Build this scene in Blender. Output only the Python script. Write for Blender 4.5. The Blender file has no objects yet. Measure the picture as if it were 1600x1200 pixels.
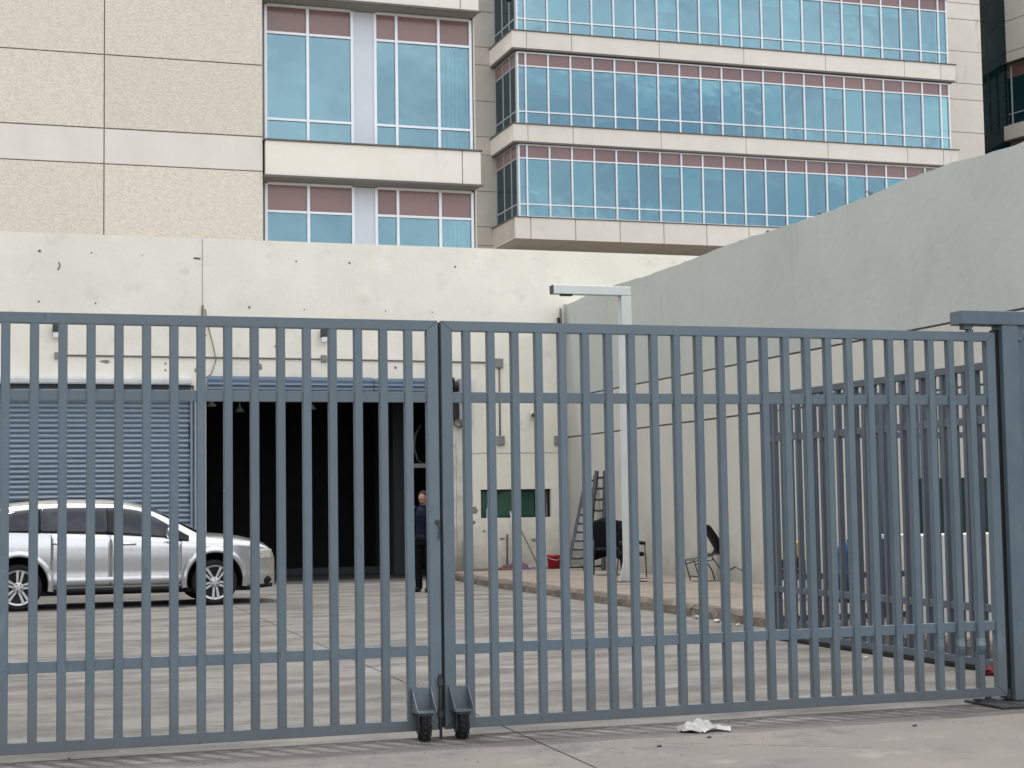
import bpy, bmesh, math, random
from mathutils import Vector, Matrix, Euler
random.seed(7)
S = bpy.context.scene
COL = S.collection
R = math.radians
PI = math.pi

# ------------------------------------------------------------------ camera
def make_camera():
    f, pitch, roll, yaw = 2550.16, .0734589, -.0151740, .31554
    cy, sy = math.cos(yaw), math.sin(yaw)
    fwd0 = Vector((sy, cy, 0)); right0 = Vector((cy, -sy, 0)); up0 = Vector((0, 0, 1))
    fwd = fwd0*math.cos(pitch) + up0*math.sin(pitch)
    up = up0*math.cos(pitch) - fwd0*math.sin(pitch)
    r = right0*math.cos(roll) + up*math.sin(roll)
    u = up*math.cos(roll) - right0*math.sin(roll)
    m = Matrix((r, u, -fwd)).transposed().to_4x4()
    m.translation = Vector((0, 0, 1.47))
    cd = bpy.data.cameras.new('camera'); cam = bpy.data.objects.new('camera', cd)
    cd.sensor_width = 36; cd.lens = 36*f/1600
    cd.clip_start = .1; cd.clip_end = 3000
    COL.objects.link(cam); cam.matrix_world = m
    S.camera = cam
make_camera()

# ------------------------------------------------------------------ world, sun, exposure
SUN = Vector((-.30, .50, 2.66)).normalized()
w = bpy.data.worlds.new('World'); S.world = w; w.use_nodes = True
nt = w.node_tree; nt.nodes.clear()
def wn(t, **k):
    n = nt.nodes.new(t)
    for a, b in k.items(): setattr(n, a, b)
    return n
out = wn('ShaderNodeOutputWorld'); bg = wn('ShaderNodeBackground'); bg.inputs[1].default_value = .10
sky = wn('ShaderNodeTexSky', sky_type='NISHITA', sun_disc=False)
sky.sun_elevation = math.asin(SUN.z); sky.sun_rotation = math.atan2(SUN.x, SUN.y)
sky.air_density = 1; sky.dust_density = 1.5
tc = wn('ShaderNodeTexCoord'); mp = wn('ShaderNodeMapping'); mp.inputs['Scale'].default_value = (1, 1, 2.6)
nz = wn('ShaderNodeTexNoise'); nz.inputs['Scale'].default_value = 3.2; nz.inputs['Detail'].default_value = 7; nz.inputs['Roughness'].default_value = .55; nz.inputs['Distortion'].default_value = .4
rp = wn('ShaderNodeValToRGB'); rp.color_ramp.elements[0].position = .36; rp.color_ramp.elements[1].position = .62
nz2 = wn('ShaderNodeTexNoise'); nz2.inputs['Scale'].default_value = 5; nz2.inputs['Detail'].default_value = 5
rp2 = wn('ShaderNodeValToRGB')
rp2.color_ramp.elements[0].position = .3; rp2.color_ramp.elements[0].color = (5.4, 5.55, 5.8, 1)
rp2.color_ramp.elements[1].position = .7; rp2.color_ramp.elements[1].color = (10.8, 10.6, 10.3, 1)
mx = wn('ShaderNodeMix', data_type='RGBA')
L = nt.links.new
L(tc.outputs['Generated'], mp.inputs[0]); L(mp.outputs[0], nz.inputs['Vector']); L(mp.outputs[0], nz2.inputs['Vector'])
L(nz.outputs['Fac'], rp.inputs[0]); L(nz2.outputs['Fac'], rp2.inputs[0])
mm = wn('ShaderNodeMapRange'); mm.inputs[3].default_value = .42; mm.inputs[4].default_value = .95
L(rp.outputs[0], mm.inputs[0]); L(mm.outputs[0], mx.inputs[0])
L(sky.outputs[0], mx.inputs[6]); L(rp2.outputs[0], mx.inputs[7])
L(mx.outputs[2], bg.inputs[0]); L(bg.outputs[0], out.inputs[0])

sd = bpy.data.lights.new('sun', 'SUN'); sd.energy = 1.15; sd.angle = R(3); sd.color = (1, .96, .9)
so = bpy.data.objects.new('sun', sd); COL.objects.link(so)
so.rotation_euler = (-SUN).to_track_quat('-Z', 'Y').to_euler(); so.location = (0, 0, 60)
S.view_settings.view_transform = 'Standard'; S.view_settings.look = 'None'
S.view_settings.exposure = 1.38; S.view_settings.gamma = 1
S.view_settings.use_curve_mapping = False

# ------------------------------------------------------------------ materials
MATS = {}
def mat(name, col, col2=None, scale=3, rough=.6, metal=0, bump=0, bscale=None, detail=6, stretch=(1, 1, 1),
        spots=None, coat=0, spec=.5, lo=.35, hi=.65, dirt=None, rvar=0, bdist=.02, ovar=0):
    if name in MATS: return MATS[name]
    m = bpy.data.materials.new(name); m.use_nodes = True
    n = m.node_tree.nodes; l = m.node_tree.links.new; b = n['Principled BSDF']
    b.inputs['Roughness'].default_value = rough; b.inputs['Metallic'].default_value = metal
    b.inputs['Coat Weight'].default_value = coat; b.inputs['Specular IOR Level'].default_value = spec
    b.inputs['Base Color'].default_value = (*col, 1)
    g = n.new('ShaderNodeNewGeometry'); mp = n.new('ShaderNodeMapping'); mp.inputs['Scale'].default_value = stretch
    l(g.outputs['Position'], mp.inputs[0])
    cur = None
    if col2:
        t = n.new('ShaderNodeTexNoise'); t.inputs['Scale'].default_value = scale; t.inputs['Detail'].default_value = detail
        t.inputs['Roughness'].default_value = .6
        l(mp.outputs[0], t.inputs['Vector'])
        r = n.new('ShaderNodeMapRange'); r.inputs[1].default_value = lo; r.inputs[2].default_value = hi
        l(t.outputs['Fac'], r.inputs[0])
        x = n.new('ShaderNodeMix'); x.data_type = 'RGBA'; x.inputs[6].default_value = (*col, 1); x.inputs[7].default_value = (*col2, 1)
        l(r.outputs[0], x.inputs[0]); cur = x.outputs[2]
        if rvar:
            rr = n.new('ShaderNodeMapRange'); rr.inputs[3].default_value = rough-rvar; rr.inputs[4].default_value = rough+rvar
            l(r.outputs[0], rr.inputs[0]); l(rr.outputs[0], b.inputs['Roughness'])
    for sp in (spots or []):   # (colour, scale, threshold, softness, stretch)
        c, sc, th, so_, st = sp
        mp2 = n.new('ShaderNodeMapping'); mp2.inputs['Scale'].default_value = st; mp2.inputs['Location'].default_value = (sc*3.1, 1.7, sc)
        l(g.outputs['Position'], mp2.inputs[0])
        t = n.new('ShaderNodeTexNoise'); t.inputs['Scale'].default_value = sc; t.inputs['Detail'].default_value = 8; t.inputs['Roughness'].default_value = .65
        l(mp2.outputs[0], t.inputs['Vector'])
        r = n.new('ShaderNodeMapRange'); r.inputs[1].default_value = th; r.inputs[2].default_value = th+so_
        l(t.outputs['Fac'], r.inputs[0])
        x = n.new('ShaderNodeMix'); x.data_type = 'RGBA'; x.inputs[7].default_value = (*c, 1)
        if cur: l(cur, x.inputs[6])
        else: x.inputs[6].default_value = (*col, 1)
        l(r.outputs[0], x.inputs[0]); cur = x.outputs[2]
    if dirt:   # splash dirt band low on a wall: (colour, z0, z1, amount)
        c, z0, z1, am = dirt
        sx = n.new('ShaderNodeSeparateXYZ'); l(g.outputs['Position'], sx.inputs[0])
        t = n.new('ShaderNodeTexNoise'); t.inputs['Scale'].default_value = 4; t.inputs['Detail'].default_value = 8
        l(g.outputs['Position'], t.inputs['Vector'])
        ad = n.new('ShaderNodeMath'); ad.operation = 'MULTIPLY_ADD'; ad.inputs[1].default_value = (z1-z0)*1.6; ad.inputs[2].default_value = -(z1-z0)*.8
        l(t.outputs['Fac'], ad.inputs[0])
        a2 = n.new('ShaderNodeMath'); a2.operation = 'ADD'; l(sx.outputs[2], a2.inputs[0]); l(ad.outputs[0], a2.inputs[1])
        r = n.new('ShaderNodeMapRange'); r.inputs[1].default_value = z0; r.inputs[2].default_value = z1
        r.inputs[3].default_value = am; r.inputs[4].default_value = 0
        l(a2.outputs[0], r.inputs[0])
        x = n.new('ShaderNodeMix'); x.data_type = 'RGBA'; x.inputs[7].default_value = (*c, 1)
        if cur: l(cur, x.inputs[6])
        else: x.inputs[6].default_value = (*col, 1)
        l(r.outputs[0], x.inputs[0]); cur = x.outputs[2]
    if cur and ovar:   # every piece a slightly different tone
        oi = n.new('ShaderNodeObjectInfo'); r = n.new('ShaderNodeMapRange'); r.inputs[3].default_value = 1-ovar; r.inputs[4].default_value = 1+ovar
        l(oi.outputs['Random'], r.inputs[0]); vm = n.new('ShaderNodeVectorMath'); vm.operation = 'SCALE'
        l(cur, vm.inputs[0]); l(r.outputs[0], vm.inputs['Scale']); cur = vm.outputs[0]
    if cur: l(cur, b.inputs['Base Color'])
    if bump:
        t = n.new('ShaderNodeTexNoise'); t.inputs['Scale'].default_value = bscale or scale*6; t.inputs['Detail'].default_value = 5
        l(mp.outputs[0], t.inputs['Vector'])
        bp = n.new('ShaderNodeBump'); bp.inputs['Strength'].default_value = bump; bp.inputs['Distance'].default_value = bdist
        l(t.outputs['Fac'], bp.inputs['Height']); l(bp.outputs[0], b.inputs['Normal'])
    MATS[name] = m
    return m

def glass_mat(name, refl, trans, fac, wav=.012, rough=.015):
    """tinted solar glass: mirror coat over a see-through tinted pane, with a slight roller wave"""
    m = bpy.data.materials.new(name); m.use_nodes = True
    n = m.node_tree.nodes; l = m.node_tree.links.new; n.clear()
    o = n.new('ShaderNodeOutputMaterial'); g = n.new('ShaderNodeBsdfGlossy'); t = n.new('ShaderNodeBsdfTransparent'); x = n.new('ShaderNodeMixShader')
    g.inputs['Color'].default_value = (*refl, 1); g.inputs['Roughness'].default_value = rough; t.inputs['Color'].default_value = (*trans, 1)
    lw = n.new('ShaderNodeLayerWeight'); lw.inputs[0].default_value = .25
    mr = n.new('ShaderNodeMapRange'); mr.inputs[3].default_value = fac; mr.inputs[4].default_value = 1
    l(lw.outputs['Fresnel'], mr.inputs[0]); l(mr.outputs[0], x.inputs[0])
    ge = n.new('ShaderNodeNewGeometry'); nz = n.new('ShaderNodeTexNoise'); nz.inputs['Scale'].default_value = .8; nz.inputs['Detail'].default_value = 2
    ob = n.new('ShaderNodeObjectInfo'); ad = n.new('ShaderNodeVectorMath'); ad.operation = 'ADD'
    l(ge.outputs['Position'], ad.inputs[0]); l(ob.outputs['Random'], ad.inputs[1]); l(ad.outputs[0], nz.inputs['Vector'])
    bp = n.new('ShaderNodeBump'); bp.inputs['Strength'].default_value = 1; bp.inputs['Distance'].default_value = wav
    l(nz.outputs['Fac'], bp.inputs['Height']); l(bp.outputs[0], g.inputs['Normal'])
    l(t.outputs[0], x.inputs[1]); l(g.outputs[0], x.inputs[2]); l(x.outputs[0], o.inputs[0])
    MATS[name] = m
    return m

M_gate = mat('gate_paint', (.100, .138, .168), (.118, .157, .186), 5, rough=.42, bump=.06, bscale=40, rvar=.08, ovar=.07,
             spots=[((.155, .185, .205), 9, .62, .12, (1, 1, .3)), ((.06, .075, .085), 12, .66, .06, (1, 1, .5)), ((.12, .07, .045), 38, .735, .03, (1, 1, .7))],
             dirt=((.12, .115, .105), .05, .45, .45))
M_gate_dk = mat('gate_paint_dark', (.085, .10, .125), (.10, .118, .14), 5, rough=.5, bump=.05, bscale=40, ovar=.10)  # darker paint tone for the inner gate and cross fence
M_cream = mat('cream_plaster', (.82, .785, .68), (.755, .72, .625), .9, rough=.9, bump=.25, bscale=14, detail=8,
              spots=[((.55, .52, .45), 1.7, .66, .12, (1, 1, .6)), ((.42, .40, .34), 6, .74, .04, (1, 1, 1)), ((.66, .63, .545), 1.6, .58, .16, (1, 1, 1.3)), ((.86, .81, .76), 1.1, .55, .15, (1, 1, 1)), ((.60, .57, .48), 9, .68, .08, (1, 1, 1))],
              dirt=((.36, .33, .27), .1, 1.1, .55))
M_jamb = mat('worn_plaster', (.68, .66, .58), (.50, .48, .42), 3, rough=.95, bump=.6, bscale=18, detail=8,
             spots=[((.22, .2, .17), 7, .63, .05, (1, 1, .5)), ((.5, .49, .45), 3, .58, .1, (1, 1, .6))], dirt=((.25, .22, .18), .1, 1.2, .7))
M_grey = mat('grey_wall_paint', (.455, .475, .44), (.415, .435, .40), .55, rough=.85, bump=.18, bscale=9, detail=7,
             spots=[((.38, .39, .36), 1.1, .56, .2, (1, 1, .5)), ((.52, .53, .48), 5, .66, .08, (1, 1, 1)), ((.37, .37, .34), 1.6, .60, .16, (1, 3, .12)), ((.41, .41, .38), 9, .62, .1, (1, 1, 1))],
             dirt=((.30, .28, .24), .15, .9, .5))
M_grey_low = mat('grey_wall_lower_paint', (.53, .525, .475), (.485, .48, .43), .6, rough=.85, bump=.18, bscale=9, detail=7,
             spots=[((.43, .42, .38), 1.3, .58, .18, (1, 1, .5)), ((.40, .40, .36), 1.8, .62, .14, (1, 3, .12)), ((.58, .57, .52), 6, .66, .08, (1, 1, 1))],
             dirt=((.27, .25, .21), .15, .9, .6))
M_stucco = mat('stucco_panel', (.655, .605, .52), (.545, .50, .425), 17, rough=.95, bump=1.0, bscale=20, detail=8, lo=.40, hi=.70, bdist=.03, ovar=.035,
               spots=[((.60, .56, .48), .35, .55, .25, (1, 1, 1))])
M_band = mat('smooth_band_panel', (.66, .62, .575), (.62, .585, .535), 1.2, rough=.85, bump=.08, bscale=10, ovar=.03)
M_joint = mat('joint_sealant', (.25, .205, .17), rough=.8)
M_ledge = mat('precast_ledge', (.74, .695, .62), (.69, .645, .57), .8, rough=.8, bump=.08, bscale=12, ovar=.03,
              spots=[((.52, .49, .42), 1.3, .62, .12, (1, 1, .3))])
M_precast = mat('precast_panel', (.56, .52, .45), (.50, .465, .40), 1.0, rough=.85, bump=.1, bscale=8, ovar=.045,
                spots=[((.38, .35, .30), .6, .56, .2, (1, 1, .3))])
M_coping = mat('dark_flashing', (.10, .09, .085), rough=.5)
M_alu = mat('white_aluminium', (.74, .77, .80), (.70, .73, .77), 2, rough=.35, metal=.1)
M_brown = mat('brown_spandrel_glass', (.235, .135, .125), (.21, .125, .12), .6, rough=.16, spec=.55, ovar=.10)
M_inside = mat('room_behind_glass', (.13, .15, .20), (.20, .22, .26), .5, rough=.9)
M_blind = mat('roller_blind', (.62, .64, .60), (.56, .60, .58), 1, rough=.9)
M_glass = glass_mat('blue_solar_glass', (.36, .50, .57), (.55, .86, .89), .30)
M_dglass = glass_mat('dark_green_glass', (.035, .10, .105), (.12, .22, .22), .6)
M_tglass = mat('dark_teal_glass', (.005, .022, .025), (.003, .012, .014), .5, rough=.08, spec=.5, ovar=.3)
M_wglass = mat('wing_teal_glass', (.010, .04, .045), (.008, .03, .035), .5, rough=.08, spec=.6, ovar=.3)
M_dark_room = mat('dark_room', (.012, .018, .02), rough=.9)
M_ground = mat('bare_ground', (.17, .155, .135), (.12, .11, .1), 1.2, rough=.95, bump=.3)
M_yard = mat('yard_concrete', (.146, .138, .127), (.088, .083, .077), 1.3, lo=.42, hi=.60, rough=.8, bump=.35, bscale=26, detail=9, stretch=(.6, 1.15, 1), rvar=.15,
             spots=[((.075, .07, .066), 1.1, .54, .12, (.35, 1.0, 1)), ((.195, .187, .174), 2.3, .58, .10, (.4, 1.2, 1)), ((.055, .052, .05), 5, .66, .06, (.5, 1.1, 1)), ((.20, .19, .175), 22, .60, .1, (.5, 1.3, 1)), ((.07, .066, .06), 30, .60, .1, (.5, 1.2, 1))])
M_street = mat('street_concrete', (.176, .160, .146), (.140, .130, .121), .9, rough=.88, bump=.4, bscale=60, detail=9,
               spots=[((.115, .108, .105), 1.6, .54, .10, (1, 1, 1)), ((.205, .192, .170), 2.6, .58, .12, (1, 1, 1)), ((.10, .095, .09), 11, .66, .06, (1, 1, 1)), ((.155, .140, .132), .9, .52, .1, (1, 1, 1)), ((.05, .047, .044), 3.3, .67, .03, (1, 1, 1)), ((.22, .20, .185), 60, .62, .08, (1, 1, 1)), ((.09, .085, .08), 80, .62, .08, (1, 1, 1))])
M_walk = mat('pavement_concrete', (.19, .165, .14), (.145, .125, .105), 1.6, rough=.9, bump=.35, bscale=30, spots=[((.10, .085, .075), 2.0, .56, .12, (1, .5, 1)), ((.24, .21, .18), 4, .62, .1, (1, .5, 1))])
M_kerb = mat('weathered_kerb', (.13, .108, .088), (.08, .066, .056), 2.5, rough=.95, bump=.6, bscale=20, spots=[((.19, .17, .15), 5, .60, .08, (1, 1, 1)), ((.05, .04, .035), 7, .62, .06, (1, 1, 1))])
M_slat = mat('shutter_paint', (.26, .32, .38), (.235, .29, .35), 3, rough=.42, metal=.2, stretch=(.3, 1, 1))
M_slat_d = mat('shutter_recess', (.05, .065, .085), rough=.6)
M_hood = mat('shutter_hood', (.60, .62, .60), (.5, .52, .5), 3, rough=.5)
M_roll = mat('rolled_shutter_blue', (.09, .135, .20), (.12, .165, .225), 2, rough=.4, metal=.2, stretch=(.2, 1, 1))
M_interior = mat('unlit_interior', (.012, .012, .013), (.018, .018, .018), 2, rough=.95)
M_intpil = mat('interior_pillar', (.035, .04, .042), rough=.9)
M_silver = mat('galvanised_steel', (.50, .53, .55), (.42, .45, .47), 4, rough=.4, metal=.5)
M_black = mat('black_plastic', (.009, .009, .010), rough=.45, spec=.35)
M_dgrey = mat('dark_grey_metal', (.038, .042, .046), (.028, .03, .034), 6, rough=.5)
M_white = mat('white_enamel', (.74, .75, .73), (.66, .67, .65), 3, rough=.45, spots=[((.45, .43, .38), 6, .70, .06, (1, 1, .4))])
M_pole = mat('pole_enamel', (.66, .69, .68), (.60, .64, .62), 2, rough=.4, spots=[((.35, .33, .28), 7, .72, .05, (1, 1, .5))], dirt=((.42, .38, .32), .15, .9, .4))
M_cond = mat('grey_conduit', (.16, .15, .14), rough=.6)
M_green = mat('green_film_glass', (.022, .075, .048), (.030, .09, .058), 1, rough=.12, spec=.6)
M_dgreen = mat('dark_green_panel', (.012, .04, .034), (.016, .05, .042), 2, rough=.3)
M_red = mat('red_plastic', (.45, .015, .03), (.38, .012, .025), 4, rough=.4)
M_rag = mat('purple_rag', (.16, .09, .17), (.25, .17, .2), 9, rough=.95, bump=.5)
M_ragw = mat('pale_rag', (.45, .40, .42), (.3, .26, .3), 9, rough=.95, bump=.5)
M_wood = mat('brown_stick', (.09, .055, .03), (.13, .08, .045), 20, rough=.7, stretch=(1, 1, .2))
M_rust = mat('rusty_red_cable', (.16, .045, .04), (.06, .03, .03), 8, rough=.8)
M_ladder = mat('dull_aluminium', (.085, .095, .105), (.06, .066, .075), 8, rough=.5, metal=.3)
M_cloth = mat('black_cloth', (.006, .0065, .009), (.009, .010, .014), 20, rough=.95, bump=.3, spec=.2)
M_tyre = mat('tyre_rubber', (.013, .013, .014), (.02, .02, .02), 12, rough=.85, spec=.3)
M_rim = mat('alloy_rim', (.52, .52, .52), rough=.3, metal=.6)
M_bag = mat('white_plastic_bag', (.50, .50, .475), (.42, .42, .40), 12, rough=.45, bump=.7, bscale=30)
M_paint = mat('silver_car_paint', (.56, .57, .58), (.58, .59, .60), 60, rough=.26, metal=.82, coat=.7, detail=2)
M_carglass = mat('tinted_car_glass', (.012, .016, .020), (.035, .04, .045), 2.2, rough=.05, spec=.5, lo=.5, hi=.62)
M_trim = mat('black_car_trim', (.009, .009, .010), rough=.6, spec=.3)
M_chrome = mat('chrome', (.7, .7, .7), rough=.12, metal=1)
M_lamp = mat('headlight_lens', (.62, .62, .56), (.42, .40, .34), 14, rough=.08, spec=.8)
M_navy = mat('navy_uniform', (.004, .0065, .018), (.006, .009, .026), 16, rough=.9, bump=.6, spec=.2)
M_trous = mat('black_trousers', (.003, .003, .004), (.005, .005, .006), 16, rough=.9, bump=.5, spec=.15)
M_skin = mat('skin', (.27, .14, .09), (.23, .115, .075), 8, rough=.55)
M_hair = mat('dark_hair', (.006, .0045, .004), (.012, .008, .007), 60, rough=.7, bump=.5, spec=.25)
M_patch = mat('white_patch', (.6, .62, .65), rough=.7)
M_yellow = mat('yellow_fabric', (.55, .36, .06), rough=.8)
M_blue = mat('blue_plastic', (.015, .065, .19), (.012, .055, .16), 5, rough=.45)
M_bottle = mat('pale_blue_bottle', (.45, .62, .75), rough=.15)

# ------------------------------------------------------------------ mesh helpers
def bm_obj(name, bm, m, parent=None, smooth=False, loc=None, recalc=True):
    if recalc: bmesh.ops.recalc_face_normals(bm, faces=bm.faces)
    me = bpy.data.meshes.new(name); bm.to_mesh(me); bm.free()
    for q in (m if isinstance(m, (list, tuple)) else [m]): me.materials.append(q)
    if smooth:
        for p in me.polygons: p.use_smooth = True
    o = bpy.data.objects.new(name, me); COL.objects.link(o)
    if parent: o.parent = parent
    if loc: o.location = loc
    return o
def share(o, parent=None, loc=None, rot=None, scale=None):
    c = o.copy(); COL.objects.link(c)
    if parent is not None: c.parent = parent
    if loc is not None: c.location = loc
    if rot is not None: c.rotation_euler = rot
    if scale is not None: c.scale = scale
    return c
def box(bm, x0, x1, y0, y1, z0, z1, bev=0):
    v = [bm.verts.new((x, y, z)) for x in (x0, x1) for y in (y0, y1) for z in (z0, z1)]
    F = [bm.faces.new([v[i] for i in q]) for q in ((0, 1, 3, 2), (4, 6, 7, 5), (0, 4, 5, 1), (2, 3, 7, 6), (0, 2, 6, 4), (1, 5, 7, 3))]
    if bev:
        es = list({e for f in F for e in f.edges})
        bmesh.ops.bevel(bm, geom=es, offset=bev, segments=1, affect='EDGES')
    return v
def boxo(name, x0, x1, y0, y1, z0, z1, m, parent=None, bev=0, origin=False):
    bm = bmesh.new()
    if origin:
        cx, cy = (x0+x1)/2, (y0+y1)/2
        box(bm, x0-cx, x1-cx, y0-cy, y1-cy, 0, z1-z0, bev)
        return bm_obj(name, bm, m, parent, loc=(cx, cy, z0))
    box(bm, x0, x1, y0, y1, z0, z1, bev)
    return bm_obj(name, bm, m, parent)
def frame_axes(d):
    d = Vector(d).normalized()
    a = Vector((0, 0, 1)) if abs(d.z) < .95 else Vector((1, 0, 0))
    u = d.cross(a).normalized(); v = d.cross(u).normalized()
    return d, u, v
def tube(bm, pts, r, n=8, cap=True, ell=None):
    pts = [Vector(p) for p in pts]; rings = []
    rs = r if isinstance(r, (list, tuple)) else [r]*len(pts)
    d0, u, v = frame_axes(pts[1]-pts[0])
    for i, p in enumerate(pts):
        if i == 0: d = pts[1]-pts[0]
        elif i == len(pts)-1: d = pts[-1]-pts[-2]
        else: d = (pts[i+1]-pts[i]).normalized()+(pts[i]-pts[i-1]).normalized()
        d.normalize()
        u = (u-d*u.dot(d)).normalized(); v = d.cross(u)
        rr = rs[i]
        ra, rb = rr if isinstance(rr, tuple) else (rr, rr)
        rings.append([bm.verts.new(p+u*math.cos(2*PI*k/n)*ra+v*math.sin(2*PI*k/n)*rb) for k in range(n)])
    for a, b in zip(rings, rings[1:]):
        for k in range(n): bm.faces.new((a[k], a[(k+1) % n], b[(k+1) % n], b[k]))
    if cap:
        bm.faces.new(rings[0][::-1]); bm.faces.new(rings[-1])
    return rings
def tubeo(name, pts, r, m, parent=None, n=8, smooth=True):
    bm = bmesh.new(); tube(bm, pts, r, n); return bm_obj(name, bm, m, parent, smooth)
def ball(bm, c, r, seg=12, rings=8, rot=None):
    rx, ry, rz = r if isinstance(r, (tuple, list)) else (r, r, r)
    M = Matrix.Translation(c) @ (Euler(rot).to_matrix().to_4x4() if rot else Matrix()) @ Matrix.Diagonal((rx, ry, rz, 1))
    bmesh.ops.create_uvsphere(bm, u_segments=seg, v_segments=rings, radius=1, matrix=M)
def lathe(bm, c, prof, axis='Z', n=20):
    """prof: (r, h) list"""
    rings = []
    for r, h in prof:
        ring = []
        for k in range(n):
            a = 2*PI*k/n; x, y = r*math.cos(a), r*math.sin(a)
            p = {'Z': (x, y, h), 'Y': (x, h, y), 'X': (h, x, y)}[axis]
            ring.append(bm.verts.new(Vector(c)+Vector(p)))
        rings.append(ring)
    for a, b in zip(rings, rings[1:]):
        for k in range(n): bm.faces.new((a[k], a[(k+1) % n], b[(k+1) % n], b[k]))
    if prof[0][0] > 1e-5: bm.faces.new(rings[0][::-1])
    if prof[-1][0] > 1e-5: bm.faces.new(rings[-1])
def prism(bm, poly, fn0, fn1):
    a = [bm.verts.new(fn0(*p)) for p in poly]; b = [bm.verts.new(fn1(*p)) for p in poly]
    n = len(poly); bm.faces.new(a); bm.faces.new(b[::-1])
    for k in range(n): bm.faces.new((a[k], b[k], b[(k+1) % n], a[(k+1) % n]))
def wall_holes(bm, x0, x1, z0, z1, holes, y0, y1):
    """thick wall in the XZ plane with rectangular openings"""
    xs = sorted({x0, x1, *[h[0] for h in holes], *[h[1] for h in holes]}); zs = sorted({z0, z1, *[h[2] for h in holes], *[h[3] for h in holes]})
    xs = [x for x in xs if x0 <= x <= x1]; zs = [z for z in zs if z0 <= z <= z1]
    nx, nz = len(xs)-1, len(zs)-1
    def solid(i, j):
        if not (0 <= i < nx and 0 <= j < nz): return False
        cx, cz = (xs[i]+xs[i+1])/2, (zs[j]+zs[j+1])/2
        return not any(h[0] < cx < h[1] and h[2] < cz < h[3] for h in holes)
    V = {}
    def vt(i, j, k):
        if (i, j, k) not in V: V[i, j, k] = bm.verts.new((xs[i], (y0, y1)[k], zs[j]))
        return V[i, j, k]
    for i in range(nx):
        for j in range(nz):
            if not solid(i, j): continue
            bm.faces.new((vt(i, j, 0), vt(i+1, j, 0), vt(i+1, j+1, 0), vt(i, j+1, 0)))
            bm.faces.new((vt(i, j, 1), vt(i, j+1, 1), vt(i+1, j+1, 1), vt(i+1, j, 1)))
            if not solid(i-1, j): bm.faces.new((vt(i, j, 0), vt(i, j+1, 0), vt(i, j+1, 1), vt(i, j, 1)))
            if not solid(i+1, j): bm.faces.new((vt(i+1, j, 0), vt(i+1, j, 1), vt(i+1, j+1, 1), vt(i+1, j+1, 0)))
            if not solid(i, j-1): bm.faces.new((vt(i, j, 0), vt(i, j, 1), vt(i+1, j, 1), vt(i+1, j, 0)))
            if not solid(i, j+1): bm.faces.new((vt(i, j+1, 0), vt(i+1, j+1, 0), vt(i+1, j+1, 1), vt(i, j+1, 1)))
def thing(name, label, cat, loc=(0, 0, 0), rz=0, group=None):
    o = bpy.data.objects.new(name, None); COL.objects.link(o); o.empty_display_size = .2
    o.location = loc; o.rotation_euler = (0, 0, rz); o['label'] = label; o['category'] = cat
    if group: o['group'] = group
    return o
def tag(o, label, cat, group=None):
    o['label'] = label; o['category'] = cat
    if group: o['group'] = group
    return o
def struct(o): o['kind'] = 'structure'; return o

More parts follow.
